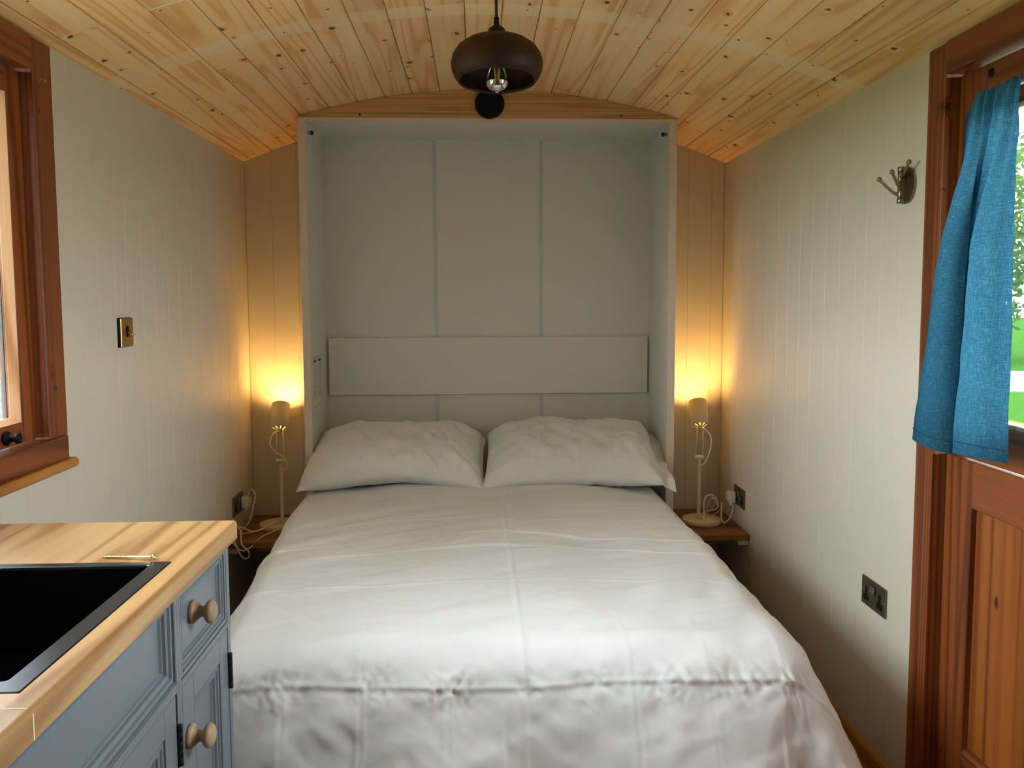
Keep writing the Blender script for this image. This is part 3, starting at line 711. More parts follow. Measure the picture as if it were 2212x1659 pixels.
def pillow(cx, cy, cz, W, D, T, tilt, seed, label, flange=0.0, droop=0.02, arch=0.02, twist=0.0):
    ns, nt = 120, 84
    s = np.sin(np.linspace(-PI/2, PI/2, ns)); t = np.sin(np.linspace(-PI/2, PI/2, nt))
    Sg, Tg = np.meshgrid(s, t, indexing='ij')
    lim = 1.0-flange
    se = np.where(Sg > 0, np.clip(Sg/lim, 0, 1), -Sg)
    prof = ((1-se**6.0)*(1-np.abs(Tg)**3.0))
    prof = np.clip(prof, 0, 1)**0.55
    x = W/2*Sg*(1-0.035*(1-Tg**2)); y = D/2*Tg*(1-0.05*(1-Sg**2))
    cl = lambda sd: (0.007*noise2(Sg*4+seed, Tg*3+sd, seed+sd)+0.0070*noise2((Sg+0.35*Tg)*9+sd, (Tg-0.5*Sg)*3.2, seed+sd+1)+0.0030*noise2((Sg-0.3*Tg)*22, (Tg+0.4*Sg)*6+sd, seed+sd+2))
    ed = np.clip(1-prof, 0, 1)
    an = np.arctan2(Tg*D, Sg*W)
    pk = 0.010*ed*(prof > 0.02)*noise2(an*11+seed, np.hypot(Sg, Tg)*2.2, seed+9)
    cor = (np.abs(Sg)**6)*(np.abs(Tg)**6)
    zt = T*0.56*prof+cl(1)*np.clip(prof*2, 0, 1)+pk
    zb = -T*0.44*prof+cl(4)*np.clip(prof*2, 0, 1)*0.6
    # case hem: a raised seam line near the front edge
    zt += 0.0022*np.exp(-((Tg+0.80+0.01*noise2(Sg*4, Sg*0, seed+3))/0.02)**2)*(np.abs(Sg) < 0.96)
    for c0 in (-0.55, -0.1, 0.33): zt += 0.0020*np.exp(-((Sg-c0-0.02*noise2(Tg*3, Tg*0+c0*5, seed))/0.012)**2)*np.clip((-Tg-0.1)*2, 0, 1)
    fl = np.where(Sg > lim, 1.0, 0.0)
    bendz = -droop*np.abs(Sg)**3+arch*np.exp(-((Sg-0.05)/0.4)**2)*np.clip(-Tg, 0, 1)-0.012*cor+fl*0.014*noise2(Sg*6, Tg*5, seed+12)
    zt += bendz; zb += bendz
    zt = np.maximum(zt, zb+0.002)
    cs, sn = math.cos(tilt), math.sin(tilt)
    def place(z):
        yy = y*cs-z*sn; zz = y*sn+z*cs
        xx = x*math.cos(twist)-yy*math.sin(twist); y3 = x*math.sin(twist)+yy*math.cos(twist)
        return np.stack([xx, y3, zz], -1).reshape(-1, 3)
    vs = np.concatenate([place(zt), place(zb)]); n = ns*nt
    idx = np.arange(n).reshape(ns, nt)
    q = np.stack([idx[:-1, :-1], idx[1:, :-1], idx[1:, 1:], idx[:-1, 1:]], -1).reshape(-1, 4)
    fs = q.tolist()+[[i+n for i in f[::-1]] for f in q.tolist()]
    rim = list(idx[:, 0])+list(idx[-1, 1:])+list(idx[::-1, -1][1:])+list(idx[0, ::-1][1:-1])
    for i in range(len(rim)):
        a, b = int(rim[i]), int(rim[(i+1) % len(rim)]); fs.append([b, a, a+n, b+n])
    me = bpy.data.meshes.new('pillow'); me.from_pydata(vs.tolist(), [], fs); me.update()
    o = link('pillow', me, M_PILLOW, None, (cx, cy, cz), True)
    return tag(o, label, 'pillow', 'bed pillows')
pillow(-0.345, 3.545, 0.727, 0.765, 0.47, 0.19, math.radians(17), 60, 'white pillow on the left with a drooping outer corner, tilted against the headboard', 0.03, 0.035, 0.022, math.radians(-1.5))
pillow(0.425, 3.535, 0.727, 0.79, 0.48, 0.19, math.radians(18), 80, 'plumper white pillow on the right with a loose open case end', 0.13, 0.03, 0.0, math.radians(-3))

# ------------------------------------------------------------------ bedside shelves
SZ = 0.372
for nm, xa, xb, lb, xs in (('right', 0.842, XR-0.002, 'small oak bedside shelf on the right between bed cabinet and wall', -1), ('left', XL+0.002, -0.723, 'small oak bedside shelf on the left partly behind the worktop', 1)):
    e = empty('bedside_shelf', ((xa+xb)/2, 3.7, SZ-0.026), lb, 'shelf', 'bedside shelves')
    m = MB(); m.box(xa, xb, 3.470, YB-0.001, SZ-0.026, SZ, 0.002); m.build('shelf_board', M_SHELF, e)
    xw = xb if xs < 0 else xa
    m = MB(); m.box(xw, xw+xs*0.045, 3.485, YB-0.002, SZ-0.052, SZ-0.026, 0.002); m.build('batten', M_LIP, e)
    m = MB(); m.box((xa+xb)/2-0.05, (xa+xb)/2+0.05, 3.482, 3.50, SZ-0.042, SZ-0.026, 0.002); m.build('batten', M_SHELF, e)

# ------------------------------------------------------------------ bedside lamps
def lamp(cx, cy, px, py, sx, lean, cap_cord, power, plug_at, plug_dir, label):
    e = empty('table_lamp', (cx, cy, SZ), label, 'lamp', 'bedside lamps')
    m = MB(); m.lathe([(0, SZ), (0.084, SZ), (0.086, SZ+0.002), (0.086, SZ+0.018), (0.084, SZ+0.0205), (0, SZ+0.021)], 56, Matrix.Translation((cx, cy, 0))); m.build('base', M_LAMP, e)
    z0 = SZ+0.021
    m = MB(); m.lathe([(0, z0), (0.0098, z0), (0.0098, z0+0.018), (0.0078, z0+0.020), (0.0078, 0.650), (0.0066, 0.652), (0.0066, 0.664), (0, 0.664)], 24, Matrix.Translation((px, py, 0))); m.build('pole', M_LAMP, e)
    m = MB(); m.lathe([(0, -0.021), (0.0085, -0.021), (0.0092, -0.019), (0.0092, 0.019), (0.0085, 0.021), (0, 0.021)], 20, Matrix.Translation((px, py, 0.672)) @ Matrix.Rotation(PI/2, 4, 'Y')); m.build('joint', M_LAMP, e)
    # shade: cup open towards the wall, vent slots in its rounded end
    c0 = Vector((sx, py+0.028, 0.806)); ax = Vector((lean, 0.56, 0.828)).normalized()
    yv = Vector((1, 0, 0)); yv = (yv-ax*yv.dot(ax)).normalized(); zv = ax.cross(yv)
    mt = Matrix((yv, zv, ax)).transposed().to_4x4(); mt.translation = c0
    prof = [(0.0, 0.0), (0.009, 0.0), (0.014, 0.0012), (0.030, 0.0085), (0.0365, 0.016), (0.0395, 0.026), (0.0405, 0.04), (0.0405, 0.128), (0.0388, 0.128), (0.0388, 0.04), (0.0375, 0.027), (0.0345, 0.018), (0.028, 0.0105), (0.013, 0.0032), (0.009, 0.002), (0, 0.002)]
    seg = 64; vs, fs = [], []; n = len(prof)
    for k in range(seg):
        a = 2*PI*(k+0.5)/seg
        for r, z in prof: vs.append((mt @ Vector((r*math.cos(a), r*math.sin(a), z)))[:])
    for k in range(seg):
        k2 = (k+1) % seg
        for i in range(n-1):
            slot = (k % 8) in (3, 4) and i in (2, 12)
            if not slot: fs.append((k*n+i, k2*n+i, k2*n+i+1, k*n+i+1))
        if (k % 8) == 3:
            for (kk, inn) in ((k, 0), ((k+2) % seg, 1)):
                fs.append((kk*n+2, kk*n+3, kk*n+12, kk*n+13))
        if (k % 8) in (3, 4):
            fs.append((k*n+2, k2*n+2, k2*n+13, k*n+13)); fs.append((k*n+3, k2*n+3, k2*n+12, k*n+12))
    m = MB(); m.add(vs, fs, True); sd = m.build('shade', M_LAMP, e)
    m = MB(); m.lathe([(0.0, 0.003), (0.008, 0.003), (0.008, 0.012), (0.016, 0.02), (0.016, 0.062), (0, 0.062)], 20, mt); m.build('bulb_holder', M_LAMP, sd)
    m = MB(); m.lathe([(0.0, 0.056), (0.012, 0.058), (0.015, 0.066), (0.021, 0.076), (0.0235, 0.087), (0.021, 0.099), (0.012, 0.107), (0, 0.110)], 20, mt); m.build('bulb', M_GLOW, sd)
    for k in (-1, 1):
        m = MB(); m.tube([(px+k*0.0165, py, 0.672), (sx+k*0.0125, py+0.030, 0.826)], 0.0032, 8); m.build('arm', M_LAMP, e)
    m = MB(); m.tube(spline(cap_cord, 8), 0.0031, 8); m.build('cord', M_CORD, e)
    m = MB(); m.tube(spline(power, 9), 0.0030, 8); pc = m.build('power_cord', M_CORD, e)
    x, y, z = plug_at
    m = MB(); m.box(x, x+plug_dir*0.030, y-0.024, y+0.024, z-0.027, z+0.024, 0.007); m.box(x+plug_dir*0.028, x+plug_dir*0.036, y-0.017, y+0.017, z-0.018, z+0.016, 0.003)
    m.box(x+plug_dir*0.010, x+plug_dir*0.024, y-0.008, y+0.008, z-0.040, z-0.024, 0.003); m.build('plug', M_PLUG, pc)
    return e
lamp(1.014, 3.676, 0.998, 3.668, 1.010, 0.03,
     [(1.009, 3.694, 0.806), (1.022, 3.672, 0.800), (1.044, 3.655, 0.772), (1.046, 3.652, 0.722), (1.030, 3.655, 0.668), (1.012, 3.658, 0.640), (1.0, 3.661, 0.640)],
     [(0.990, 3.594, 0.384), (0.998, 3.584, 0.390), (1.006, 3.60, 0.420), (1.006, 3.612, 0.470), (1.018, 3.625, 0.500), (1.046, 3.635, 0.508), (1.072, 3.645, 0.486), (1.078, 3.655, 0.440), (1.060, 3.77, 0.40), (1.045, 3.80, 0.377), (1.085, 3.80, 0.390), (1.096, 3.74, 0.44), (1.075, 3.73, 0.47), (1.060, 3.76, 0.40), (1.085, 3.77, 0.378), (1.118, 3.74, 0.410), (1.115, 3.70, 0.455), (1.10, 3.66, 0.40), (1.105, 3.64, 0.378), (1.13, 3.645, 0.392), (1.150, 3.662, 0.425), (1.153, 3.665, 0.452)],
     (1.1605, 3.665, 0.493), -1, 'lit cream desk lamp on the right bedside shelf')
lamp(-0.889, 3.712, -0.874, 3.704, -0.884, -0.05,
     [(-0.884, 3.731, 0.804), (-0.905, 3.705, 0.792), (-0.916, 3.69, 0.752), (-0.893, 3.688, 0.715), (-0.855, 3.688, 0.690), (-0.842, 3.69, 0.655), (-0.858, 3.692, 0.632), (-0.872, 3.697, 0.638)],
     [(-0.872, 3.628, 0.385), (-0.895, 3.585, 0.382), (-0.925, 3.52, 0.378), (-0.955, 3.458, 0.352), (-0.992, 3.452, 0.346), (-1.030, 3.466, 0.386), (-1.034, 3.51, 0.432), (-1.006, 3.515, 0.412), (-0.988, 3.458, 0.372), (-0.957, 3.452, 0.338), (-0.962, 3.450, 0.312), (-0.990, 3.455, 0.322), (-1.020, 3.468, 0.392), (-1.022, 3.54, 0.42), (-0.972, 3.59, 0.386), (-0.915, 3.64, 0.397), (-0.895, 3.70, 0.398), (-0.960, 3.61, 0.384), (-1.022, 3.58, 0.380), (-1.028, 3.61, 0.386), (-1.0, 3.63, 0.42), (-0.985, 3.64, 0.48), (-0.978, 3.655, 0.53), (-0.998, 3.68, 0.552), (-1.018, 3.70, 0.53), (-1.034, 3.700, 0.458)],
     (-1.0475, 3.700, 0.493), 1, 'lit cream desk lamp on the left bedside shelf with a trailing cord')

# ------------------------------------------------------------------ sockets, switch, coat hook
def socket(face, sg, yc, zc, label, group='double sockets'):
    """face: wall plane x; sg: direction into the room"""
    e = empty('wall_socket', (face, yc, zc), label, 'socket', group)
    m = MB(); m.box(face, face+sg*0.0065, yc-0.073, yc+0.073, zc-0.043, zc+0.043, 0.0022); m.build('plate', M_SOCKPLATE, e)
    f = face+sg*0.0065
    for dy in (-0.041, 0.041):
        y = yc+dy; w1_, h1 = 0.0052, 0.013
        poly = [(y-0.017, zc-0.026), (y+0.017, zc-0.026), (y+0.017, zc-0.010), (y+0.0065, zc-0.008), (y+0.0065, zc+0.014), (y+0.004, zc+0.017), (y-0.004, zc+0.017), (y-0.0065, zc+0.014), (y-0.0065, zc-0.008), (y-0.017, zc-0.010)]
        m = MB(); m.prism(poly, f-sg*0.001, f+sg*0.0006, 'x'); m.build('outlet', M_BLACK, e)
    m = MB(); m.box(f-sg*0.001, f+sg*0.0012, yc-0.0155, yc+0.0155, zc+0.004, zc+0.030, 0.0008); m.build('switch_surround', M_BLACK, e)
    for dy in (-0.0075, 0.0075):
        y = yc+dy
        m = MB(); m.prism([(f, zc+0.006), (f+sg*0.0058, zc+0.007), (f+sg*0.003, zc+0.027), (f, zc+0.028)], 0, 1, 'z') if False else m.prism([(zc+0.006, 0), (zc+0.0075, 0.006), (zc+0.026, 0.003), (zc+0.028, 0)], y-0.0058, y+0.0058, 'z')
        m.v = [(f+sg*v[1], v[2], v[0]) for v in m.v]
        m.build('rocker', M_STEEL, e)
    for dy in (-0.066, 0.066):
        m = MB(); m.lathe([(0, 0.0008), (0.0028, 0.0006), (0.0032, 0)], 12, Matrix.Translation((f, yc+dy, zc)) @ Matrix.Rotation(sg*PI/2, 4, 'Y')); m.build('screw', M_STEEL, e)
    return e
socket(XR, -1, 2.351, 0.507, 'empty pewter double socket low on the right wall near the door')
socket(XR, -1, 3.613, 0.502, 'pewter double socket on the right wall above the bedside shelf with a plug in it')
socket(XL, 1, 3.652, 0.493, 'pewter double socket on the left wall beside the worktop with a plug in it')

e = empty('light_switch', (XL, 2.547, 1.29), 'antique brass toggle light switch on the white left wall', 'switch')
yc, zc = 2.547, 1.291
m = MB(); m.box(XL, XL+0.006, yc-0.0455, yc+0.044, zc-0.044, zc+0.044, 0.001); m.build('back_box', M_BLACK, e)
m = MB(); m.box(XL+0.006, XL+0.011, yc-0.043, yc+0.043, zc-0.043, zc+0.043, 0.0016); m.build('plate', M_BRASSPLATE, e)
f = XL+0.011
poly = [(yc-0.0075, zc-0.014), (yc+0.0075, zc-0.014), (yc+0.0075, zc+0.003)]+[(yc+0.0115*math.cos(a), zc+0.009+0.0115*math.sin(a)) for a in [(-0.4+k*(PI+0.8)/10) for k in range(11)]]+[(yc-0.0075, zc+0.003)]
m = MB(); m.prism(poly, f-0.001, f+0.0006, 'x'); m.build('slot', M_BLACK, e)
m = MB(); m.tube([(f-0.002, yc, zc+0.002), (f+0.008, yc, zc-0.003), (f+0.016, yc, zc-0.012)], [0.005, 0.0052, 0.0062], 12); m.build('toggle', M_BRASSPLATE, e)
for dy in (-0.034, 0.034):
    m = MB(); m.lathe([(0, 0.0012), (0.0035, 0.0008), (0.004, 0)], 14, Matrix.Translation((f, yc+dy, zc)) @ Matrix.Rotation(PI/2, 4, 'Y')); m.build('screw', M_BRASSPLATE, e)

e = empty('coat_hook', (XR, 2.23, 1.69), 'nickel swivel coat hook with three arms on the white wall by the door', 'hook')
pl = [(2.258, 1.640)]+[(2.236-0.043*math.cos(a)*1.0, 1.688+0.049*math.sin(a)) for a in [(-PI/2+k*PI/14) for k in range(15)]]+[(2.258, 1.737)]
m = MB(); m.prism(pl, XR, XR-0.007, 'x'); m.prism([(2.258, 1.641), (2.222, 1.641), (2.222, 1.736), (2.258, 1.736)], XR-0.006, XR-0.012, 'x'); m.build('back_plate', M_NICKEL, e)
m = MB()
for za, zb_, r in ((1.640, 1.652, 0.010), (1.653, 1.676, 0.0088), (1.677, 1.695, 0.0088), (1.696, 1.722, 0.0088), (1.723, 1.737, 0.0095)):
    m.lathe([(0, za), (r-0.001, za), (r, za+0.001), (r, zb_-0.001), (r-0.001, zb_), (0, zb_)], 18, Matrix.Translation((XR-0.020, 2.238, 0)))
m.box(XR-0.02, XR-0.006, 2.229, 2.247, 1.641, 1.736); m.build('hinge_barrel', M_NICKEL, e)
for z0, tip in ((1.663, (1.092, 2.243, 1.704)), (1.685, (1.106, 2.203, 1.718)), (1.708, (1.141, 2.182, 1.741))):
    p0 = Vector((XR-0.022, 2.238, z0)); p3 = Vector(tip); dd = p3-p0
    pts = spline([p0, p0+Vector((dd.x*0.3, dd.y*0.3, dd.z*0.12)), p0+Vector((dd.x*0.72, dd.y*0.72, dd.z*0.62)), p3], 6)
    nn = len(pts); m = MB(); m.tube(pts, [0.0055-0.0018*math.sin(min(1, i/(nn*0.7))*PI/2) if i < nn*0.8 else 0.0048 for i in range(nn)], 10)
    m.lathe([(0.0068*math.sin(PI*k/10), -0.0068*math.cos(PI*k/10)) for k in range(11)], 16, Matrix.Translation(p3)); m.build('hook_arm', M_NICKEL, e)

# ------------------------------------------------------------------ pendant lamp and the black rose on the arch
pc = Vector((0.058, 2.2, 1.946))
e = empty('pendant_lamp', pc[:], 'dark walnut dome pendant lamp with an unlit mirrored bulb hanging from the ceiling', 'pendant lamp')
T5 = Matrix.Translation(pc) @ Matrix.Rotation(math.radians(-4.5), 4, 'X')
outer = [(0.101, 0.0), (0.1105, 0.014), (0.117, 0.032), (0.119, 0.048), (0.115, 0.068), (0.103, 0.088), (0.083, 0.104), (0.058, 0.114), (0.032, 0.1185), (0.0, 0.1195)]
outer = [(r, z*0.93) for r, z in outer]
inner = [(r*0.955-0.001, z*0.95+0.001) for r, z in outer]
m = MB(); m.lathe(inner[::-1]+outer, 72, T5); sd = m.build('shade', M_WALNUT, e)
m = MB(); m.lathe([(0, 0.108), (0.0236, 0.108), (0.0240, 0.112), (0.0240, 0.124), (0.0205, 0.134), (0.013, 0.140), (0.0078, 0.141), (0.0068, 0.163), (0.0045, 0.165), (0, 0.165)], 28, T5); m.build('cap', M_BLACK, e)
top = T5 @ Vector((0, 0, 0.16))
m = MB(); m.tube([top, (0.0575, top.y+0.002, 2.12), (0.057, top.y+0.001, 2.2425)], 0.0042, 10); m.build('cord', M_BLACKCORD, e)
m = MB(); m.lathe([(0, 0.118), (0.017, 0.118), (0.017, 0.070), (0.0135, 0.066), (0, 0.066)], 20, T5); m.build('bulb_holder', M_BLACK, e)
m = MB(); m.lathe([(0.0132, 0.062), (0.0135, 0.052), (0.019, 0.036), (0.0265, 0.018), (0.0295, 0.002), (0.0290, -0.004)], 32, T5); bu = m.build('bulb', M_BULBGLASS, e)
m = MB(); m.lathe([(0.0290, -0.004), (0.0265, -0.012), (0.020, -0.019), (0.012, -0.0225), (0.006, -0.024), (0.0045, -0.028), (0.002, -0.030), (0, -0.030)], 32, T5)
m.lathe([(0.0287, -0.004), (0.0262, -0.012), (0.0197, -0.0185), (0.0, -0.0215)], 32, T5); m.build('mirror_crown', M_MIRROR, bu)
for a in (0.4, 1.97, 3.54, 5.11):
    m = MB(); m.tube([T5 @ Vector((0.010*math.cos(a), 0.010*math.sin(a), 0.050)), T5 @ Vector((0.0035*math.cos(a), 0.0035*math.sin(a), -0.006))], 0.0014, 6); m.build('filament', M_GOLD, bu)

m = MB(); m.lathe([(0, 0.022), (0.052, 0.022), (0.058, 0.019), (0.060, 0.014), (0.060, 0), (0, 0)], 48, Matrix.Translation((0.061, 3.498, 2.184)) @ Matrix.Rotation(PI/2, 4, 'X'))
tag(m.build('cable_rose', M_BLACK, base=(0.061, 3.498, 2.184)), 'matt black round rose on the pine arch behind the pendant lamp', 'rose')

# ------------------------------------------------------------------ kitchen: cabinets, worktop, sink, screw
XF_ = -0.537; ZT = 0.912; ZU = 0.872
SX0, SX1, SY0, SY1 = -0.985, -0.557, 1.000, 1.506
m = MB()
m.box(XL+0.001, -0.556, SY1+0.0015, 1.79, ZU, ZT); m.box(XL+0.001, -0.556, 0.22, SY0-0.0015, ZU, ZT); m.box(XL+0.001, SX0-0.0015, SY0-0.0015, SY1+0.0015, ZU, ZT)
rr = 0.007
pf = [(-0.556, ZU), (-0.5215, ZU), (-0.520, ZU+0.0015)]+[(-0.520-rr+rr*math.cos(k*PI/12), ZT-rr+rr*math.sin(k*PI/12)) for k in range(7)]+[(-0.556, ZT)]
m.prism(pf, 0.22, 1.79, 'y')
wt = tag(m.build('worktop', M_WORKTOP, base=(-0.79, 1.0, ZU)), 'oak block worktop with a black sink let into it', 'worktop')
q = MB(); q.prism([(-0.556, ZT+0.0003), (-0.5215-0.0055, ZT+0.0003), (-0.5197, ZT-0.0065), (-0.5197, ZU+0.001), (-0.5205, ZU+0.001), (-0.522, ZT-0.004), (-0.556, ZT-0.001)], 0.958, 0.9605, 'y'); q.build('glue_joint', M_FILLER, wt)

snk = empty('kitchen_sink', ((SX0+SX1)/2, (SY0+SY1)/2, 0.74), 'black rectangular sink let into the oak worktop', 'sink')
IX0, IX1, IY0, IY1 = -0.955, -0.588, 1.030, 1.487
def rrect(x0, x1, y0, y1, r, n=5):
    out = []
    for cx, cy, a0 in ((x1-r, y1-r, 0), (x0+r, y1-r, PI/2), (x0+r, y0+r, PI), (x1-r, y0+r, 1.5*PI)):
        for k in range(n+1): out.append((cx+r*math.cos(a0+k*PI/2/n), cy+r*math.sin(a0+k*PI/2/n)))
    return out
def loft(loops, mb, cap=False):
    n = len(loops[0]); vs = [p for L in loops for p in L]; fs = []
    for i in range(len(loops)-1):
        for k in range(n): fs.append((i*n+k, i*n+(k+1) % n, (i+1)*n+(k+1) % n, (i+1)*n+k))
    if cap: fs.append(tuple((len(loops)-1)*n+k for k in range(n)))
    mb.add(vs, fs)
L3 = lambda pts, z: [(p[0], p[1], z) for p in pts]
m = MB(); loft([L3(rrect(SX0, SX1, SY0, SY1, 0.004), ZT-0.004), L3(rrect(SX0, SX1, SY0, SY1, 0.004), ZT+0.0008), L3(rrect(SX0+0.001, SX1-0.001, SY0+0.001, SY1-0.001, 0.004), ZT+0.0014),
                L3(rrect(IX0-0.001, IX1+0.001, IY0-0.001, IY1+0.001, 0.007), ZT+0.0014), L3(rrect(IX0, IX1, IY0, IY1, 0.007), ZT-0.0004), L3(rrect(IX0, IX1, IY0, IY1, 0.007), ZT-0.006)], m); m.build('rim', M_SINKRIM, snk)
m = MB(); loft([L3(rrect(IX0, IX1, IY0, IY1, 0.007), ZT-0.005), L3(rrect(IX0+0.002, IX1-0.002, IY0+0.002, IY1-0.002, 0.012), 0.76), L3(rrect(IX0+0.012, IX1-0.012, IY0+0.012, IY1-0.012, 0.012), 0.742), L3(rrect(-0.80, -0.74, 1.22, 1.28, 0.03), 0.738)], m, True); m.build('bowl', M_SINK, snk)
m = MB(); m.lathe([(0, 0.7425), (0.030, 0.7425), (0.040, 0.7405), (0.042, 0.738)], 28, Matrix.Translation((-0.77, 1.25, 0))); m.build('drain', M_STEEL, snk)

ta, tb = Vector((-0.697, 1.536, ZT+0.0026)), Vector((-0.592, 1.5185, ZT+0.0062))
dx = (tb-ta).normalized(); e1 = dx.orthogonal().normalized(); e2 = dx.cross(e1); Ls = (tb-ta).length
m = MB(); m.tube([ta, ta+dx*0.008, ta+dx*0.012, tb-dx*0.008, tb-dx*0.002], [0.0003, 0.0014, 0.0017, 0.0023, 0.0050], 12)
th_ = [ta+dx*(0.004+0.052*i/220)+(e1*math.cos(i*2*PI/11)+e2*math.sin(i*2*PI/11))*(0.0010+0.0012*min(1, i/40)) for i in range(221)]
m.tube(th_, 0.00055, 5)
sm = Matrix((e1, e2, dx)).transposed().to_4x4(); sm.translation = tb
m.lathe([(0.005, -0.002), (0.0060, -0.0005), (0.0060, 0.0004), (0.003, 0.0004), (0.0022, -0.002), (0, -0.002)], 20, sm)
tag(m.build('wood_screw', M_ZINC, base=ta[:]), 'long zinc wood screw lying on the worktop beside the sink', 'screw')

def moulded(mb, y0, y1, z0, z1, mw, dp, xf):
    """recessed field with a stepped moulding round it: mitred ring loft going into the front (face looks to +x)."""
    prof = [(0.0, 0.0), (0.02, -0.25), (0.14, -0.22), (0.20, -0.12), (0.34, -0.16), (0.42, -0.42), (0.52, -0.46), (0.60, -0.34), (0.74, -0.42), (0.80, -0.72), (0.90, -0.76), (1.0, -1.0)]
    loops = []
    for t_, d_ in prof:
        i = t_*mw; loops.append([(xf+d_*dp, y0+i, z0+i), (xf+d_*dp, y1-i, z0+i), (xf+d_*dp, y1-i, z1-i), (xf+d_*dp, y0+i, z1-i)])
    loft(loops, mb, True)
def frame4(mb, y0, y1, z0, z1, iy0, iy1, iz0, iz1, xf, t_):
    mb.box(xf-t_, xf, y0, iy0, z0, z1, 0.0012); mb.box(xf-t_, xf, iy1, y1, z0, z1, 0.0012)
    mb.box(xf-t_, xf, iy0, iy1, z0, iz0, 0.0008); mb.box(xf-t_, xf, iy0, iy1, iz1, z1, 0.0008)
KP = [(0, 0), (0.0205, 0), (0.0222, 0.002), (0.0222, 0.006), (0.0205, 0.0085), (0.0180, 0.0095), (0.0172, 0.0125), (0.0125, 0.0165), (0.0100, 0.0210), (0.0100, 0.0235), (0.0135, 0.0275), (0.0195, 0.0310), (0.0225, 0.0355), (0.0225, 0.0385), (0.0195, 0.0430), (0.0130, 0.0465), (0.006, 0.0480), (0, 0.0483)]
def knob(y, z, xf, par):
    m = MB(); m.lathe(KP, 36, Matrix.Translation((xf, y, z)) @ Matrix.Rotation(PI/2, 4, 'Y')); return m.build('knob', M_KNOB, par)
def hinge(y, z0, z1, xf, par):
    m = MB(); nseg = 5
    for k in range(nseg):
        a = z0+(z1-z0)*k/nseg; b = z0+(z1-z0)*(k+1)/nseg
        m.lathe([(0, a+0.0004), (0.0042, a+0.0004), (0.0046, a+0.001), (0.0046, b-0.001), (0.0042, b-0.0004), (0, b-0.0004)], 12, Matrix.Translation((xf+0.0035, y, 0)))
    m.box(xf-0.002, xf+0.0008, y-0.003, y+0.003, z0, z1); return m.build('hinge', M_HINGE, par)

c1 = empty('drawer_cabinet', (-0.79, 1.62, 0), 'narrow blue-grey cabinet with one drawer over a door at the worktop end', 'cabinet', 'kitchen base cabinets')
m = MB(); m.box(XL+0.001, XF_-0.021, 1.468, 1.474, 0.08, 0.72); m.box(XL+0.001, XF_-0.021, 1.766, 1.779, 0.0, ZU-0.001); m.box(XL+0.001, XL+0.012, 1.52, 1.766, 0.08, ZU-0.001); m.box(XL+0.001, XF_-0.05, 1.474, 1.766, 0.08, 0.1); m.build('carcass', M_CAB, c1)
m = MB(); m.box(XF_-0.021, XF_, 1.7595, 1.779, 0.0, ZU-0.0005, 0.0012); m.box(XF_-0.021, XF_, 1.4675, 1.4795, 0.0, ZU-0.0005, 0.0008); m.box(XF_-0.021, XF_, 1.4795, 1.7595, 0.688, 0.700, 0.0006); m.box(XF_-0.021, XF_, 1.4795, 1.7595, 0.862, ZU-0.0005); m.box(XF_-0.021, XF_, 1.4795, 1.7595, 0.0, 0.09)
m.build('face_frame', M_CAB, c1)
m = MB(); m.box(XF_-0.035, XF_-0.022, 1.479, 1.760, 0.09, 0.862); m.build('backing', M_CABDARK, c1)
m = MB(); frame4(m, 1.4815, 1.7575, 0.7025, 0.860, 1.4905, 1.7485, 0.7115, 0.851, XF_-0.0008, 0.019); moulded(m, 1.4905, 1.7485, 0.7115, 0.851, 0.021, 0.0125, XF_-0.0008); dr = m.build('drawer', M_CAB, c1)
knob(1.579, 0.791, XF_-0.0133, dr)
m = MB(); frame4(m, 1.4845, 1.7570, 0.094, 0.6855, 1.5445, 1.7020, 0.150, 0.634, XF_-0.0012, 0.019); moulded(m, 1.5445, 1.7020, 0.150, 0.634, 0.027, 0.0135, XF_-0.0012); do = m.build('door', M_CAB, c1)
knob(1.511, 0.580, XF_-0.0012, do); hinge(1.7590, 0.553, 0.631, XF_, do); hinge(1.7590, 0.16, 0.238, XF_, do)

c2 = empty('sink_cabinet', (-0.79, 0.84, 0), 'wide blue-grey sink cabinet with a plain moulded front under the sink', 'cabinet', 'kitchen base cabinets')
m = MB(); m.box(XL+0.001, XF_-0.021, 1.455, 1.4665, 0.08, 0.72); m.box(XL+0.001, XF_-0.021, 0.24, 0.255, 0.0, ZU-0.001); m.box(XL+0.001, XL+0.012, 0.255, 1.455, 0.08, 0.72); m.box(XL+0.001, XF_-0.05, 0.255, 1.455, 0.08, 0.1); m.build('carcass', M_CAB, c2)
m = MB(); m.box(XF_-0.021, XF_, 1.4565, 1.4672, 0.0, ZU-0.0005, 0.0008); m.box(XF_-0.021, XF_, 0.24, 0.275, 0.0, ZU-0.0005, 0.001); m.box(XF_-0.021, XF_, 0.275, 1.4565, 0.0, 0.09)
m.box(XF_-0.021, XF_, 0.275, 1.4565, 0.6895, 0.7065, 0.0006); m.build('face_frame', M_CAB, c2)
m = MB(); m.box(XF_-0.035, XF_-0.022, 0.27, 1.457, 0.09, 0.862); m.build('backing', M_CABDARK, c2)
m = MB(); frame4(m, 0.277, 1.4560, 0.7075, ZU-0.001, 0.281, 1.4525, 0.7105, ZU-0.004, XF_-0.0004, 0.019); moulded(m, 0.281, 1.4525, 0.7105, ZU-0.004, 0.031, 0.0165, XF_-0.0004); m.build('front_panel', M_CAB, c2)
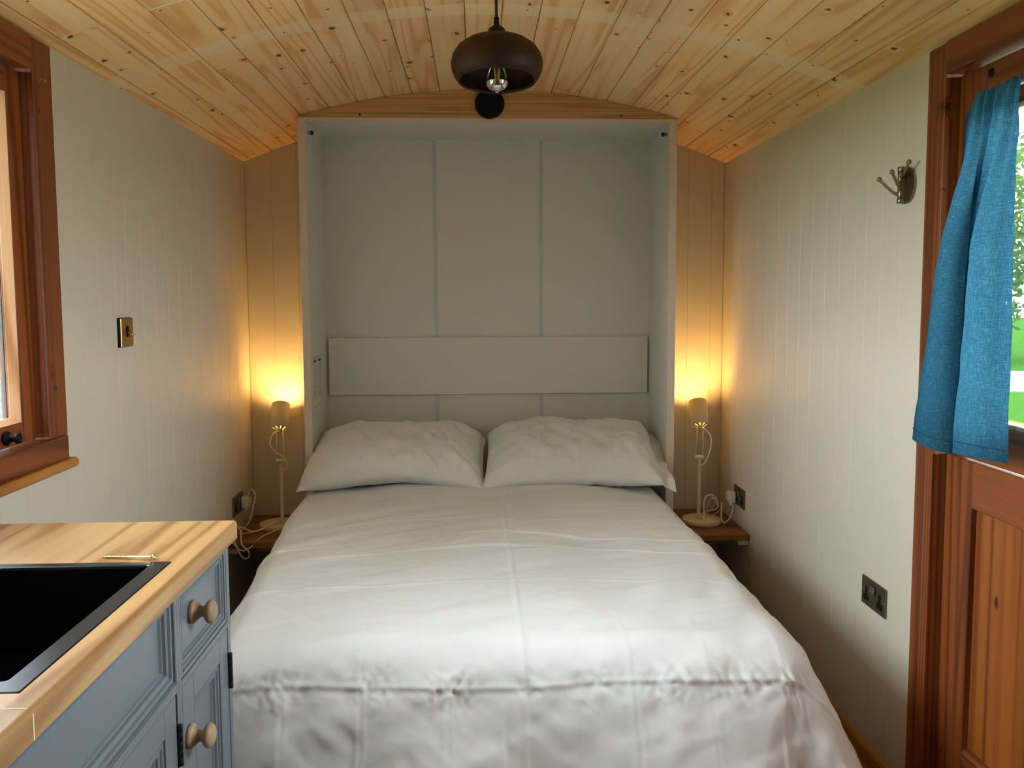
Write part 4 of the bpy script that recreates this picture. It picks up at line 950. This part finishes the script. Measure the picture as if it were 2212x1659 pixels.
for a, b, ky, hy in ((0.870, 1.4515, 0.90, 1.4545), (0.277, 0.866, 0.836, 0.276)):
    m = MB(); frame4(m, a, b, 0.094, 0.687, a+0.056, b-0.055, 0.150, 0.636, XF_-0.0012, 0.019); moulded(m, a+0.056, b-0.055, 0.150, 0.636, 0.027, 0.0135, XF_-0.0012); do = m.build('door', M_CAB, c2)
    knob(ky, 0.58, XF_-0.0012, do); hinge(hy, 0.555, 0.632, XF_, do); hinge(hy, 0.16, 0.237, XF_, do)

# ------------------------------------------------------------------ curtain on its rod
m = MB(); m.tube([(1.163, 1.915, 1.842), (1.163, 1.19, 1.842)], 0.0055, 12); m.tube([(1.163, 1.20, 1.842), (1.199, 1.20, 1.842)], 0.004, 8); m.tube([(1.163, 1.895, 1.842), (1.199, 1.895, 1.842)], 0.004, 8)
tag(m.build('curtain_rod', M_WHITEROD, base=(1.163, 1.55, 1.842)), 'thin white curtain rod across the top of the door glass', 'curtain rod')
def curtain():
    nu, nv = 260, 180
    u = np.linspace(0, 1, nu); v = np.linspace(0, 1, nv); U, V = np.meshgrid(u, v, indexing='ij')
    # cross-section (Y, X) at the hem: a deep far lobe, a shadowed pocket, a shallower near lobe; gathered pleats at the rod
    bot = np.array([(2.083, 1.152), (2.078, 1.122), (2.052, 1.086), (1.995, 1.064), (1.935, 1.058), (1.886, 1.064), (1.866, 1.084), (1.872, 1.112), (1.892, 1.126), (1.900, 1.142), (1.893, 1.150), (1.884, 1.138), (1.876, 1.112), (1.856, 1.095), (1.815, 1.088), (1.772, 1.094), (1.742, 1.112), (1.730, 1.143)])
    bot[2:7, 1] += 0.010; bot[:4, 0] -= 0.016
    n = len(bot)
    mid = bot.copy(); mid[:, 0] = 1.866+(bot[:, 0]-1.905)*0.68; mid[:, 1] = 1.152-(1.152-bot[:, 1])*0.72
    mid[7:10] += [(0.0, -0.020), (0.0, -0.024), (0.004, -0.014)]
    k = np.arange(n); top = np.stack([1.936-(1.936-1.742)*k/(n-1), 1.148-0.007*np.cos(k*1.9)], -1)
    def cr(ctrl):
        t = u*(n-1); i0 = np.clip(t.astype(int), 0, n-2); f = (t-i0)[:, None]
        g = lambda q: ctrl[np.clip(i0+q, 0, n-1)]
        return 0.5*(2*g(0)+(g(1)-g(-1))*f+(2*g(-1)-5*g(0)+4*g(1)-g(2))*f**2+(3*g(0)-g(-1)-3*g(1)+g(2))*f**3)
    T_, M_, B_ = cr(top), cr(mid), cr(bot)
    w0 = np.clip(1-V/0.45, 0, 1); w0 = w0*w0*(3-2*w0); w2 = np.clip((V-0.30)/0.70, 0, 1); w1 = 1-w0
    YX = [T_[:, c][:, None]*w0+(M_[:, c][:, None]*(1-w2)+B_[:, c][:, None]*w2)*w1 for c in (0, 1)]
    Y, X = YX
    ztop = 1.853-0.034*np.clip((0.16-U)/0.16, 0, 1)**1.6+0.003*np.sin(U*40)
    zbot = 1.024+0.008*np.sin(U*9)+0.010*(U > 0.62)*0
    Zc = ztop+(zbot-ztop)*V
    X = X+(0.0035*np.sin(2*PI*7*U+1.5*V)*(1-V)**1.5)-0.004*noise2(U*7+3, V*6, 71)*V-0.0018*noise2(U*24, V*14, 72)
    pk = np.clip((0.045-V)/0.045, 0, 1)
    X = X*(1-pk*0.6)+(1.156-0.007*np.sin(pk*PI))*pk*0.6
    X = np.minimum(X, 1.1605)
    vs = np.stack([X, Y, Zc], -1).reshape(-1, 3)
    idx = np.arange(nu*nv).reshape(nu, nv)
    q = np.stack([idx[:-1, :-1], idx[1:, :-1], idx[1:, 1:], idx[:-1, 1:]], -1).reshape(-1, 4)
    base = np.array([1.15, 1.88, 1.45])
    me = bpy.data.meshes.new('curtain'); me.from_pydata((vs-base).tolist(), [], q.tolist()); me.update()
    o = link('curtain', me, M_LINEN, None, base, True)
    tag(o, 'teal linen curtain drawn aside on the door glass', 'curtain')
    # stitched hem along the bottom
    m = MB(); k = int(nv*0.965); P_ = [tuple(np.array([X[i, k]-0.0012, Y[i, k], Zc[i, k]])) for i in range(0, nu, 2)]
    m.tube(P_, 0.0009, 5); h = m.build('hem_stitching', M_LINEN, o)
WLOC['curtain'] = Vector((1.15, 1.88, 1.45))
curtain()
